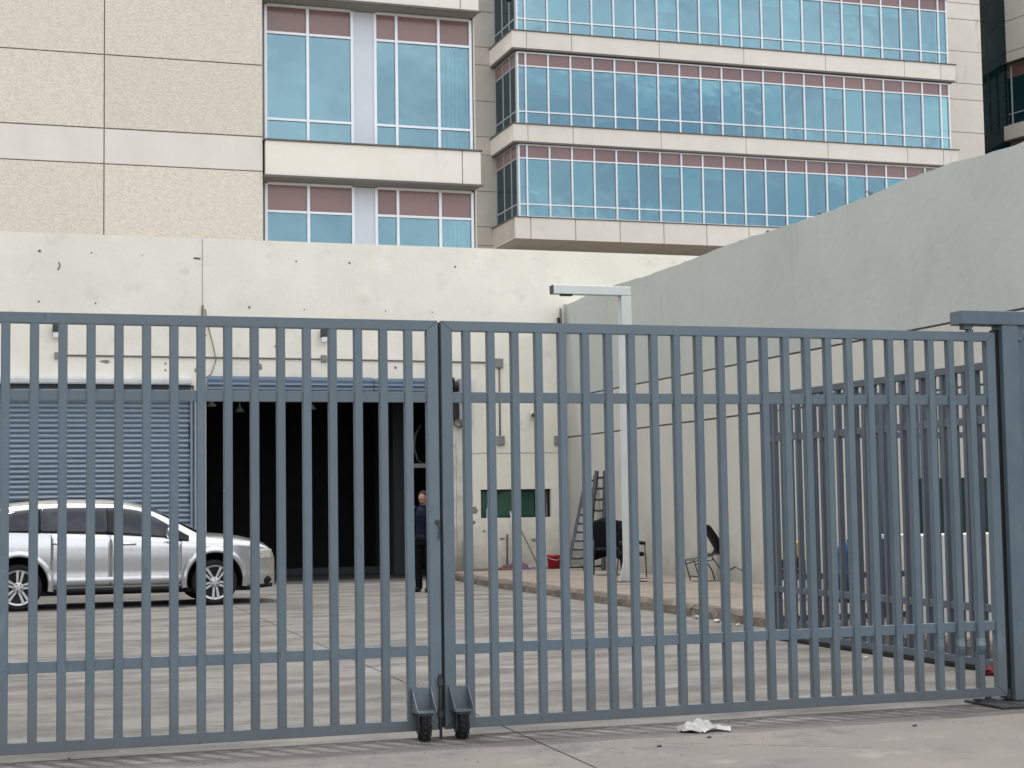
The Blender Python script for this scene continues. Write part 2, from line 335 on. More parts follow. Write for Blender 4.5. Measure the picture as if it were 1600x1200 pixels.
# ------------------------------------------------------------------ the setting
def build_ground():
    bm = bmesh.new(); v = [bm.verts.new(p) for p in ((-1500, -1500, -.05), (1500, -1500, -.05), (1500, 1500, -.05), (-1500, 1500, -.05))]; bm.faces.new(v)
    struct(bm_obj('ground', bm, M_ground))
    # yard and street slabs, with the open joints between them
    def slab(par, name, x0, x1, y0, y1, m, z=0):
        g = .006
        return boxo(name, x0+g, x1-g, y0+g, y1-g, -.12, z, m, par, bev=.004)
    yard = struct(bpy.data.objects.new('yard', None)); COL.objects.link(yard)
    jx = lambda y: 3.07+.0235*y
    def skew_slab(par, xa, xb, y0, y1, m):
        g = .007; fa = (lambda y: jx(y)+g) if xa is None else (lambda y: xa); fb = (lambda y: jx(y)-g) if xb is None else (lambda y: xb)
        bm = bmesh.new(); poly = [(fa(y0), y0), (fb(y0), y0), (fb(y1), y1), (fa(y1), y1)]
        prism(bm, poly, lambda x, y: (x, y, -.12), lambda x, y: (x, y, 0)); bm_obj('slab', bm, m, par)
    skew_slab(yard, -14, None, 9.787, 32.49, M_yard); skew_slab(yard, None, 13, 9.787, 32.49, M_yard)
    st = struct(bpy.data.objects.new('street', None)); COL.objects.link(st)
    skew_slab(st, -3.0, None, -8, 9.773, M_street); skew_slab(st, None, 9.6, -8, 9.773, M_street)
    for a, b in ((-14, -3.0), (9.6, 20)): slab(st, 'slab', a, b, -8, 9.78, M_street)
    # an irregular crack across the apron
    bm = bmesh.new(); pts = []
    x, y = 2.95, 9.62
    while x < 6.9:
        pts.append((x, y)); x += random.uniform(.05, .16); y += random.uniform(-.018, .022)
    lo = [bm.verts.new((px, py-random.uniform(.002, .007), .003)) for px, py in pts]
    hi = [bm.verts.new((px, py+random.uniform(.002, .007), .003)) for px, py in pts]
    for i in range(len(pts)-1): bm.faces.new((lo[i], lo[i+1], hi[i+1], hi[i]))
    bm_obj('crack', bm, M_coping, st)
    for (x0, y0, x1, y1, par) in ((3.9, 9.4, 5.4, 8.3, st), (.2, 9.2, 1.9, 9.5, st), (4.2, 12.1, 7.2, 12.7, yard), (-.5, 14.0, 2.9, 15.1, yard), (4.0, 17.0, 7.9, 16.3, yard), (-2, 19.5, 3.3, 20.2, yard), (3.8, 22.5, 8.2, 23.1, yard), (1.0, 11.2, 3.0, 11.5, yard)):
        bm = bmesh.new(); n = 46; lo = []; hi = []; oy = 0; dx, dy = x1-x0, y1-y0; ln = math.hypot(dx, dy)
        for k in range(n+1):
            f = k/n; oy += random.uniform(-.03, .03); wd = random.uniform(.0015, .006)*(1-.6*abs(f-.5)*2)
            cx, cy = x0+dx*f-dy/ln*oy, y0+dy*f+dx/ln*oy
            lo.append(bm.verts.new((cx, cy-wd, .003))); hi.append(bm.verts.new((cx, cy+wd, .003)))
        for i in range(n): bm.faces.new((lo[i], lo[i+1], hi[i+1], hi[i]))
        bm_obj('crack', bm, M_coping, par)
    # raised pavement along the grey wall
    pv = struct(bpy.data.objects.new('pavement', None)); COL.objects.link(pv)
    ys = [11.2, 14.6, 17.6, 20.6, 23.6, 26.6, 29.6, 32.49]
    for a, b in zip(ys, ys[1:]): boxo('paving_slab', 8.852, 11.79, a+.004, b-.004, .002, .15+random.uniform(-.003, .003), M_walk, pv, bev=.006)
    kb = struct(bpy.data.objects.new('kerb', None)); COL.objects.link(kb)
    y = 11.2
    while y < 32.4:
        y2 = min(y+random.uniform(.85, 1.15), 32.46)
        if 32.46-y2 < .4: y2 = 32.46
        bm = bmesh.new(); n = 6; rings = []
        for i in range(n+1):
            yy = y+.004+(y2-y-.008)*i/n
            xo = 8.68+max(0, (yy-27)/5.5)**2*.35
            j = lambda s=.012: random.uniform(-s, s)
            rings.append([bm.verts.new(p) for p in ((xo-.02+j(.008), yy, .002), (xo+j(), yy, .10+j()), (xo+.045+j(), yy, .148+j(.006)), (xo+.168, yy, .152), (xo+.168, yy, .002))])
        for a, b in zip(rings, rings[1:]):
            for k in range(5): bm.faces.new((a[k], a[(k+1) % 5], b[(k+1) % 5], b[k]))
        bm.faces.new(rings[0]); bm.faces.new(rings[-1][::-1])
        bm_obj('kerb_stone', bm, M_kerb, kb)
        y = y2
    # small litter in the gutter
    for (x, yy, s) in ((8.55, 18.9, .05), (8.5, 18.2, .045), (8.48, 17.3, .05), (8.5, 17.6, .03), (7.6, 12.9, .03), (7.75, 13.4, .03)):
        bm = bmesh.new(); ball(bm, (0, 0, 0), (s, s*.7, s*.5), 7, 5)
        for v in bm.verts: v.co += Vector((random.uniform(-.4, .4), random.uniform(-.4, .4), random.uniform(-.3, .3)))*s*.6
        o = bm_obj('paper_scrap', bm, M_bag, loc=(x, yy, s*.45)); tag(o, {18.9: 'white scrap of litter by the kerb foot, farthest of the six', 18.2: 'white scrap of litter by the kerb, second farthest from the gate', 17.3: 'white scrap of litter at the kerb just left of the inner gate end', 17.6: 'small white scrap of litter between the two larger kerb scraps', 12.9: 'tiny white scrap on the yard beside the inner gate, nearest the dented bars', 13.4: 'tiny white scrap on the yard close under the inner gate, farther of two'}[yy], 'litter', 'white scraps by the kerb')
build_ground()

# ------------------------------------------------------------------ grey side wall
def build_grey_wall():
    t = thing('side_wall', 'tall plain grey painted wall with two thin horizontal grooves on the right', 'wall', (11.8, 20, 0))
    X0 = 11.8
    # courses separated by the two grooves; the top one has a rough, uneven edge
    for z0, z1 in ((.0, 2.845), (2.875, 3.685)):
        boxo('wall_course', X0, X0+.3, 2, 32.49, z0, z1, M_grey_low).parent = t
    boxo('groove', X0+.02, X0+.28, 2, 32.49, 2.845, 2.875, M_coping, t)
    boxo('groove', X0+.02, X0+.28, 2, 32.49, 3.685, 3.715, M_coping, t)
    bm = bmesh.new(); a = []; b = []; y = 2.0
    while y < 32.49:
        z = 5.70+random.uniform(-.012, .012)+.02*math.sin(y*1.1)+(.025 if 17.5 < y < 19.3 else 0)
        a.append(((X0, y, 3.715), (X0, y, z))); b.append(((X0+.3, y, 3.715), (X0+.3, y, z))); y += .22
    a.append(((X0, 32.49, 3.715), (X0, 32.49, 5.7))); b.append(((X0+.3, 32.49, 3.715), (X0+.3, 32.49, 5.7)))
    A = [[bm.verts.new(p) for p in q] for q in a]; B = [[bm.verts.new(p) for p in q] for q in b]
    for i in range(len(A)-1):
        bm.faces.new((A[i][0], A[i+1][0], A[i+1][1], A[i][1])); bm.faces.new((B[i][0], B[i][1], B[i+1][1], B[i+1][0]))
        bm.faces.new((A[i][1], A[i+1][1], B[i+1][1], B[i][1])); bm.faces.new((A[i][0], B[i][0], B[i+1][0], A[i+1][0]))
    bm.faces.new((A[0][0], A[0][1], B[0][1], B[0][0])); bm.faces.new((A[-1][0], B[-1][0], B[-1][1], A[-1][1]))
    bm_obj('wall_course', bm, M_grey, t)
    for o in t.children: o.location = -t.location if False else o.location
    for o in list(t.children): o.matrix_parent_inverse = Matrix.Translation(-Vector(t.location))
    # bent bits of wire and broken mortar along the top
    for (y, k) in ((18.7, 0), (20.05, 1), (21.5, 2), (23.2, 2)):
        bm = bmesh.new()
        if k == 2: ball(bm, (0, 0, .03), .035, 7, 5)
        else:
            tube(bm, [(0, -.06, -.02), (.01, -.04, .07), (0, 0, .05), (.0, .03, .12)], .012, 5)
            tube(bm, [(0, .05, -.02), (.01, .03, .06), (0, .1, .11)], .012, 5)
        o = bm_obj('bent_wire', bm, M_coping, loc=(11.9, y, 5.70))
        tag(o, ['tangle of bent wire sticking up near the high end of the grey wall top', 'short forked stub of wire on the grey wall top, below the tangle', ('dark lump of mortar on the grey wall top, upper of two' if y < 22 else 'dark lump of mortar on the grey wall top, lower of two')][k], 'wire' if k < 2 else 'mortar lump', None if k < 2 else 'dark lumps on the wall top')
build_grey_wall()
def build_left_side():
    # unseen building added left of the yard to darken left-facing surfaces
    t = thing('side_light_blocker', 'unseen grey-beige block added left of the yard to cut side light', 'building', (-14, 8, 0))
    P = lambda o: (setattr(o, 'parent', t), setattr(o, 'matrix_parent_inverse', Matrix.Translation(-Vector(t.location))), o)[2]
    m = mat('blocker_render', (.24, .23, .21), (.19, .18, .165), 1.0, rough=.9, bump=.2)
    P(boxo('wall', -26, -11.0, -14, 32.3, 0, 11.0, m)); P(boxo('blocker_parapet', -26.1, -10.9, -14.1, 32.4, 11.0, 11.3, M_precast))  # wall and parapet of the added light blocker
    for k in range(9): P(boxo('window', -11.0, -10.96, -11+k*4.6, -8.4+k*4.6, 6.4, 7.8, M_carglass))  # windows of the added light blocker
build_left_side()

# ------------------------------------------------------------------ warehouse front with shutters
YW = 32.5
def build_warehouse():
    t = thing('warehouse', 'long cream plastered warehouse front with two wide shutter doors', 'warehouse', (5, YW, 0))
    P = lambda o: (setattr(o, 'parent', t), setattr(o, 'matrix_parent_inverse', Matrix.Translation(-Vector(t.location))), o)[2]
    holes = [(-6.9, -2.0, -.1, 3.9), (-1.35, 4.0, -.1, 3.9), (4.24, 9.06, -.1, 3.78), (9.89, 11.44, 1.19, 1.78)]
    bm = bmesh.new(); wall_holes(bm, -14, 22, -.1, 6.84, holes, YW, YW+.35)
    # uneven upper edge
    P(bm_obj('facade', bm, M_cream))
    # seam and tie holes, scrape
    P(boxo('wall_seam', 4.165, 4.177, YW-.004, YW+.01, 4.15, 6.83, M_joint))
    bm = bmesh.new(); lathe(bm, (0, 0, 0), [(.028, -.004), (.026, .0), (.018, .012)], 'Y', 9)
    th = P(bm_obj('tie_hole', bm, M_coping)); th.location = Vector((1.06, YW-.004, 6.48))
    for x, z in ((2.03, 6.48), (3.0, 6.46), (6.05, 6.44), (7.15, 6.44), (1.05, 5.5), (2.11, 5.49), (6.21, 5.46), (5.1, 5.48), (7.9, 5.47), (9.4, 6.43), (4.07, 6.43), (4.24, 4.9), (5.25, 4.72), (3.45, 4.33), (3.45, 4.2), (5.62, 4.7), (8.9, 5.46)):
        c = share(th, loc=(x, YW-.004, z)); s = random.uniform(.4, .85); c.scale = (s*random.uniform(.8, 1.2), 1, s)
    P(tubeo('scrape_mark', [(1.42, YW-.002, 6.28), (1.44, YW-.002, 6.2), (1.40, YW-.002, 6.12)], .012, M_coping, n=5))
    P(tubeo('scrape_mark', [(4.0, YW-.004, 6.44), (4.13, YW-.004, 6.43)], .016, M_coping, n=5))
    # plaster crack
    bm = bmesh.new(); pts = []; x = 9.2; z = 2.5
    while x < 11.7:
        pts.append((x, YW-.003, z)); x += .12; z += random.uniform(-.012, .012)
    tube(bm, pts, .006, 4); P(bm_obj('wall_crack', bm, M_joint))
    bm = bmesh.new(); pts = [(9.36+random.uniform(-.01, .01), YW-.028, z*.15) for z in range(1, 20)]; tube(bm, pts, .007, 4); P(bm_obj('wall_crack', bm, M_joint))
    # chipped plaster patches, darker mortar showing
    for (cx, cz, sx, sz) in ((11.74, 2.0, .05, .16), (11.70, .95, .10, .07), (9.75, 1.35, .09, .11), (9.72, 1.1, .08, .05), (9.68, 1.62, .05, .06), (10.2, 1.95, .05, .05), (10.35, .75, .09, .03), (11.05, .72, .1, .05), (9.95, .92, .04, .03),
                             (5.3, 4.28, .07, .09), (5.18, 4.18, .04, .04), (5.15, 4.72, .03, .06), (4.05, 4.2, .06, .07), (2.3, 4.35, .12, .04), (8.1, 4.3, .05, .04)):
        bm = bmesh.new(); n = 11
        ring = [(cx+sx*math.cos(a)*random.uniform(.5, 1.1), cz+sz*math.sin(a)*random.uniform(.5, 1.1)) for a in [2*PI*k/n for k in range(n)]]
        prism(bm, ring, lambda x, z: (x, YW-.003, z), lambda x, z: (x, YW+.01, z)); P(bm_obj('chipped_patch', bm, mat('bare_mortar', (.40, .385, .34), (.20, .19, .17), 25, rough=.95, bump=.8)))
    # rough jamb of the open doorway
    bm = bmesh.new(); n = 26; L_ = []
    for k in range(n+1):
        z = 3.78*k/n; L_.append((9.045+random.uniform(-.02, .03), z))
    for k in range(n):
        a, b = L_[k], L_[k+1]
        v = [bm.verts.new(p) for p in ((a[0], YW-.03, a[1]), (9.5, YW-.03, a[1]), (9.5, YW-.03, b[1]), (b[0], YW-.03, b[1]), (a[0], YW+.36, a[1]), (b[0], YW+.36, b[1]))]
        bm.faces.new(v[:4]); bm.faces.new((v[0], v[3], v[5], v[4]))
    bmesh.ops.remove_doubles(bm, verts=bm.verts, dist=.0005)
    e0 = [bm.verts.new(p) for p in ((9.5, YW-.03, 0), (9.5, YW-.03, 3.78), (9.5, YW+.001, 3.78), (9.5, YW+.001, 0))]; bm.faces.new(e0)
    P(bm_obj('door_jamb', bm, M_jamb))
    # unlit room behind
    bm = bmesh.new()
    x0, x1, y0, y1, z1 = -1.6, 9.6, YW+.36, 39.2, 5.6
    def q(*p): bm.faces.new([bm.verts.new(a) for a in p])
    q((x0, y0, .0), (x0, y1, 0), (x0, y1, z1), (x0, y0, z1)); q((x1, y0, 0), (x1, y0, z1), (x1, y1, z1), (x1, y1, 0))
    q((x0, y1, 0), (x1, y1, 0), (x1, y1, z1), (x0, y1, z1)); q((x0, y0, z1), (x0, y1, z1), (x1, y1, z1), (x1, y0, z1))
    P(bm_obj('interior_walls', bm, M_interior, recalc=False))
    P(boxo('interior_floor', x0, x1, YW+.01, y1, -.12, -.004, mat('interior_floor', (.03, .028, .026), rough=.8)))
    P(boxo('roof', -14, 11.79, YW+.35, 39.2, 6.0, 6.3, M_precast))
    P(boxo('interior_pillar', 8.55, 8.9, 34.6, 35.0, 0, 5.5, M_intpil)); P(boxo('interior_pillar', 9.0, 9.3, 38.2, 38.6, 0, 5.5, M_intpil))
    P(boxo('wall_bracket', 8.7, 9.05, 33.6, 33.7, 2.27, 2.36, mat('dim_white_bracket', (.25, .26, .26), rough=.6)))
    P(boxo('interior_plinth', 4.3, 8.9, 35.4, 35.7, 0, .14, M_intpil))
    P(tubeo('wall_hose', [(9.0, 33.9, 3.2), (8.86, 33.85, 3.0), (8.82, 33.85, 2.7), (8.9, 33.85, 2.45), (9.05, 33.9, 2.35)], .025, mat('dim_hose', (.10, .11, .11), rough=.6)))
    for x, y, z in ((4.6, 34.5, 3.62), (5.5, 36.5, 3.62), (6.9, 35.4, 3.62)):
        bm = bmesh.new(); lathe(bm, (x, y, z), [(.015, .25), (.03, .12), (.12, 0), (.11, -.01), (.0, .02)], 'Z', 14); P(bm_obj('hanging_lamp', bm, M_white, smooth=True))
    o = P(boxo('light_tube', 6.95, 7.5, 33.2, 33.26, 3.66, 3.70, M_white)); 
    # ---- shutters
    def slat_mesh(w):
        bm = bmesh.new(); prof = [(.006, .0), (-.012, .006), (-.036, .022), (-.046, .038), (-.044, .052), (-.030, .072), (-.010, .090), (.006, .098)]
        for a, b in zip(prof, prof[1:]):
            bm.faces.new([bm.verts.new(p) for p in ((0, a[0], a[1]), (w, a[0], a[1]), (w, b[0], b[1]), (0, b[0], b[1]))])
        bmesh.ops.remove_doubles(bm, verts=bm.verts, dist=.0001)
        return bm
    for (xa, xb, hid) in ((-1.35, 3.93, False), (-6.9, -2.0, True)):
        sh = thing('roller_shutter', '', ''); del sh['label']; del sh['category']
        sh.parent = t; sh.location = (xa-5, .12, 0)
        w_ = xb-xa
        o = bm_obj('slat', slat_mesh(w_), M_slat, sh, smooth=True, loc=(0, 0, .02)); 
        k = 1
        while .02+.098*k < 3.85:
            c = share(o, sh, (random.uniform(-.004, .004)+(random.choice((0, 0, -.02)) if not hid else 0), random.uniform(-.003, .003), .02+.098*k)); k += 1
        boxo('bottom_bar', 0, w_, -.04, .02, -.02, .05, M_slat, sh)
        boxo('backing', -.02, w_+.04, .03, .06, 0, 3.88, M_slat_d, sh)
        boxo('guide_rail', w_-.0, w_+.05, -.13, -.04, 0, 3.86, M_slat, sh, bev=.006)
        boxo('guide_rail', -.06, .02, -.10, .0, 0, 3.86, M_slat, sh, bev=.006)
    bm = bmesh.new()
    prof = [(YW, 3.90), (YW-.26, 3.90), (YW-.27, 3.93), (YW-.27, 3.99), (YW-.25, 4.03), (YW-.2, 4.05), (YW, 4.06)]
    prism(bm, prof, lambda y, z: (-6.9, y, z), lambda y, z: (3.93, y, z)); P(bm_obj('shutter_hood', bm, M_hood))
    P(boxo('shutter_header', -6.9, 3.93, YW-.1, YW-.004, 3.72, 3.90, M_slat_d))
    P(boxo('guide_rail', 4.0, 4.12, YW-.10, YW-.004, 0, 3.80, M_slat, bev=.006))
    # rolled-up shutter, wound slats in three lengths
    ru = thing('rolled_shutter', '', ''); del ru['label']; del ru['category']; ru.parent = t; ru.location = (-5, 0-YW+YW, 0)
    for a, b, r in ((4.24, 7.55, .165), (7.57, 8.28, .150), (8.30, 9.22, .165)):
        bm = bmesh.new(); n = 22
        ring = []
        for k in range(n):
            an = 2*PI*k/n; rr = r*(1+.09*(1 if k % 2 else -1)); ring.append((rr*math.cos(an)-.19, rr*math.sin(an)+3.90))
        prism(bm, ring, lambda y, z, a=a: (a, y, z), lambda y, z, b=b: (b, y, z)); bm_obj('wound_slats', bm, M_roll, ru)
    boxo('wound_slats', 4.24, 9.06, -.05, .0, 3.62, 3.76, M_slat, ru)
    bm = bmesh.new(); lathe(bm, (9.24, -.19, 3.9), [(.2, 0), (.2, .03), (.12, .05), (.12, .09)], 'X', 20); bm_obj('end_plate', bm, M_black, ru, smooth=False)
    bm = bmesh.new(); box(bm, 9.36, 9.62, -.36, -.06, 3.2, 4.08, .03); bm_obj('motor_box', bm, M_silver, ru)
    boxo('mounting_plate', 9.62, 9.74, -.05, -.004, 3.17, 4.1, M_white, ru)
    boxo('side_bracket', 9.28, 9.36, -.30, -.035, 3.25, 3.8, M_black, ru)
    tubeo('loose_cable', [(9.32, -.1, 3.25), (9.3, -.12, 3.12), (9.42, -.12, 3.06), (9.5, -.1, 3.14), (9.6, -.08, 3.18)], .014, M_black, ru)
    # ---- green service window
    sw = thing('service_window', '', ''); del sw['label']; del sw['category']; sw.parent = t; sw.location = (-5, 0, 0)
    boxo('window_room', 9.80, 11.6, .36, 1.2, 1.0, 2.0, M_dark_room, sw)
    boxo('pane', 9.93, 10.66, .10, .115, 1.22, 1.74, M_green, sw); boxo('pane', 10.70, 11.1, .13, .145, 1.22, 1.74, M_green, sw)
    boxo('window_frame', 9.89, 11.44, .09, .15, 1.19, 1.219, M_black, sw); boxo('window_frame', 9.89, 11.44, .09, .15, 1.741, 1.78, M_black, sw)
    boxo('window_frame', 10.66, 10.70, .09, .15, 1.219, 1.741, M_black, sw); boxo('window_frame', 9.89, 9.93, .09, .15, 1.219, 1.741, M_black, sw); boxo('window_frame', 11.40, 11.44, .09, .15, 1.219, 1.741, M_black, sw)
    boxo('window_latch', 10.27, 10.33, .07, .099, 1.68, 1.735, M_black, sw)
    tubeo('wall_post', [(0, 0, 0), (0, 0, .01)], .001, M_black, sw) if False else None
    return t
build_warehouse()

def on_wall():
    g = 'floodlights above the shutters'
    for i, (x, lab) in enumerate(((1.38, 'small wall floodlight above the closed shutter, left end of the conduit'), (6.60, 'small wall floodlight above the open doorway'))):
        t = thing('floodlight', lab, 'floodlight', (x, YW, 4.9), group=g)
        bm = bmesh.new(); box(bm, -.075, .075, -.17, -.05, -.02, .16, .012); bm_obj('housing', bm, M_dgrey, t)
        boxo('lens', -.065, .065, -.18, -.171, -.10, -.01, M_white, t); boxo('bracket', -.02, .02, -.05, .0, .02, .1, M_dgrey, t)
        bm = bmesh.new(); box(bm, -.07, .07, -.17, -.09, -.11, -.025); bm_obj('reflector', bm, M_white, t)
    labs = ['junction box at the left end of the horizontal conduit', 'junction box on the conduit under the doorway floodlight', 'grey socket box at the right end of the horizontal conduit', 'lower grey box at the foot of the short vertical conduit', 'grey box low on the wall beside the corner cable']
    for (x, z, s), lab in zip(((1.40, 4.46, .055), (6.60, 4.47, .06), (10.32, 4.42, .085), (10.33, 2.80, .085), (11.6, 2.8, .085)), labs):
        t = thing('junction_box', 'small ' + lab, 'electrical box', (x, YW, z), group='electrical boxes on the cream wall')
        bm = bmesh.new(); box(bm, -s, s, -.07, -.001, -s*1.15, s*1.15, .01); bm_obj('box_body', bm, mat('box_grey', (.28, .28, .27), rough=.6), t)
        boxo('cover', -s*.8, s*.8, -.078, -.071, -s*.95, s*.95, mat('box_grey2', (.22, .22, .21), rough=.6), t)
    c = tubeo('conduit', [(1.46, YW-.02, 4.465), (6.5, YW-.02, 4.455), (10.26, YW-.02, 4.43)], .016, M_cond); tag(c, 'thin dark horizontal conduit running across the cream wall above the doors', 'conduit')
    c = tubeo('conduit', [(10.33, YW-.02, 4.34), (10.325, YW-.02, 2.9)], .018, M_cond); tag(c, 'short vertical conduit between two grey boxes right of the doorway', 'conduit')
    c = tubeo('hanging_cable', [(4.22, YW-.03, 5.42), (4.26, YW-.03, 5.15), (4.36, YW-.05, 4.75), (4.43, YW-.06, 4.4), (4.33, YW-.05, 4.12), (4.22, YW-.04, 4.05)], .011, M_cond, n=6); tag(c, 'loose cable hanging in a loop above the post between the doors', 'cable')
    c = tubeo('cable_stub', [(4.17, YW-.03, 5.0), (4.17, YW-.03, 5.42), (4.175, YW-.03, 5.5)], .022, M_cond, n=6); tag(c, 'short dark pipe stub on the wall seam', 'pipe')
    c = tubeo('corner_cable', [(11.70, YW-.06, 5.6), (11.72, YW-.05, 4.0), (11.71, YW-.05, 2.2)], .024, M_cond, n=6); tag(c, 'dark cable running down the corner of the two walls', 'cable')
    c = tubeo('corner_cable', [(11.64, YW-.07, 5.4), (11.68, YW-.07, 5.1), (11.67, YW-.06, 4.9)], .03, M_black, n=6); tag(c, 'short thick black cable end near the top of the corner', 'cable')
    pts = [(11.70+random.uniform(-.012, .012), YW-.08, 2.15-.13*k) for k in range(16)]
    c = tubeo('rusty_pipe', pts, [.03+random.uniform(-.004, .012) for _ in pts], M_rust, n=7); tag(c, 'rusty red wrapped pipe standing in the wall corner', 'pipe')
    # bullet cctv
    t = thing('cctv_camera', 'small bullet security camera on the cream wall above the green window', 'security camera', (11.03, YW, 3.36))
    bm = bmesh.new(); tube(bm, [(-.02, -.05, .0), (-.06, -.30, -.04)], .05, 12); bm_obj('camera_body', bm, M_white, t, True)
    bm = bmesh.new(); tube(bm, [(-.06, -.301, -.04), (-.067, -.34, -.046)], .052, 12); bm_obj('lens_ring', bm, mat('orange_ring', (.45, .25, .14), rough=.5), t, True)
    bm = bmesh.new(); tube(bm, [(-.067, -.341, -.046), (-.068, -.345, -.047)], .036, 12); bm_obj('lens', bm, M_black, t, True)
    bm = bmesh.new(); tube(bm, [(0, 0, -.1), (0, -.06, -.1), (-.01, -.12, -.04)], .02, 8); lathe(bm, (0, 0, -.1), [(.045, -.001), (.045, -.02)], 'Y', 12); bm_obj('mount', bm, M_white, t)
on_wall()

# ------------------------------------------------------------------ office building, near block
def build_near_block():
    t = thing('office_block', 'near beige stucco office block with a column of blue windows', 'office building', (2.75, 39.5, 0))
    P = lambda o: (setattr(o, 'parent', t), setattr(o, 'matrix_parent_inverse', Matrix.Translation(-Vector(t.location))), o)[2]
    yf, yw = 39.5, 40.0
    # backing
    P(boxo('structure_wall', -13, 6.54, yf+.04, 52, 0, 37, M_joint)); P(boxo('structure_wall', 6.541, 12.1, 41.2, 52, 0, 37, M_inside))
    P(boxo('end_wall', 12.1, 12.14, 39.9, 52, 0, 37, M_precast)); P(boxo('added_upper_wall', 6.6, 12.12, 39.42, 41.19, 19.7, 37, M_ledge)); P(boxo('added_upper_wall', -13, 6.54, 39.46, 39.539, 19.64, 37, M_stucco))  # walls carried higher out of view to shade the far bay's side
    zs = [-.05, 5.18, 6.04, 7.83, 9.71, 10.57, 12.36, 14.24, 15.10, 16.89, 18.77, 19.63]
    xs = [-12.41, -8.62, -4.83, -1.04, 2.75, 6.54]
    for xa, xb in zip(xs, xs[1:]):
        for za, zb in zip(zs, zs[1:]):
            if zb < 6: continue
            smooth = (zb-za) < 1
            g = .014
            o = P(boxo('wall_panel', xa+g, xb-g+(.014 if xb > 6 else 0), yf+(.006 if smooth else 0), yf+.039, za+g, zb-g, M_band if smooth else M_stucco, bev=.006))
    # ledges
    for zb in (5.08, 9.62, 14.15, 18.7):
        P(boxo('ledge', 6.60, 11.62, 39.42, 41.19, zb, zb+.86, M_ledge, bev=.012)); P(boxo('ledge', 11.64, 12.12, 39.42, 41.19, zb, zb+.86, M_ledge, bev=.012))
        P(boxo('flashing', 6.56, 12.16, 39.38, 39.9, zb+.861, zb+.90, M_coping))
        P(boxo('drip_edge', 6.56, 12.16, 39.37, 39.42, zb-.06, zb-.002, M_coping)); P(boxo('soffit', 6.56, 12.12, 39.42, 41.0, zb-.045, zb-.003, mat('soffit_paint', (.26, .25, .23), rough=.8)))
    # windows
    wv = [6.70, 7.76, 8.90]; wv2 = [9.50, 10.06, 11.18, 12.04]
    for zb in (10.55, 6.02, 1.49, 15.08):
        if zb < 5: continue
        z = [zb, zb+.60, zb+2.80, zb+3.50]
        for vs in (wv, wv2):
            for x in vs: P(boxo('mullion', x-.035, x+.035, yw-.06, yw+.05, z[0], z[3], M_alu))
            for zz in z: P(boxo('transom', vs[0]+.036, vs[-1]-.036, yw-.05, yw+.04, zz-.03, zz+.03, M_alu))
            for xa, xb in zip(vs, vs[1:]):
                for k, (za, zb2) in enumerate(zip(z, z[1:])):
                    o = P(boxo('spandrel_pane' if k == 2 else 'pane', xa+.036, xb-.036, yw, yw+.012, za+.031, zb2-.031, M_brown if k == 2 else M_glass))
        # curtains seen through the right hand panes
        for i in range(6):
            xx = 11.25+i*.12; P(boxo('curtain', xx, xx+.07, yw+.25+random.uniform(0, .05), yw+.28+.03, z[0]+.05, z[2], M_blind))
        P(boxo('cover_panel', 8.936, 9.464, yw-.03, yw+.05, z[0], z[3], mat('pale_metal_panel', (.56, .60, .645), (.53, .57, .62), 1.2, rough=.45)))
        P(boxo('closer', 6.545, 6.664, yw-.02, yw+.05, z[0], z[3], mat('shade_closer', (.30, .31, .32), rough=.6)))
        P(boxo('sill_closer', 6.56, 12.06, yw-.02, yw+.3, z[3]+.03, zb+4.53-.93, M_precast))
build_near_block()

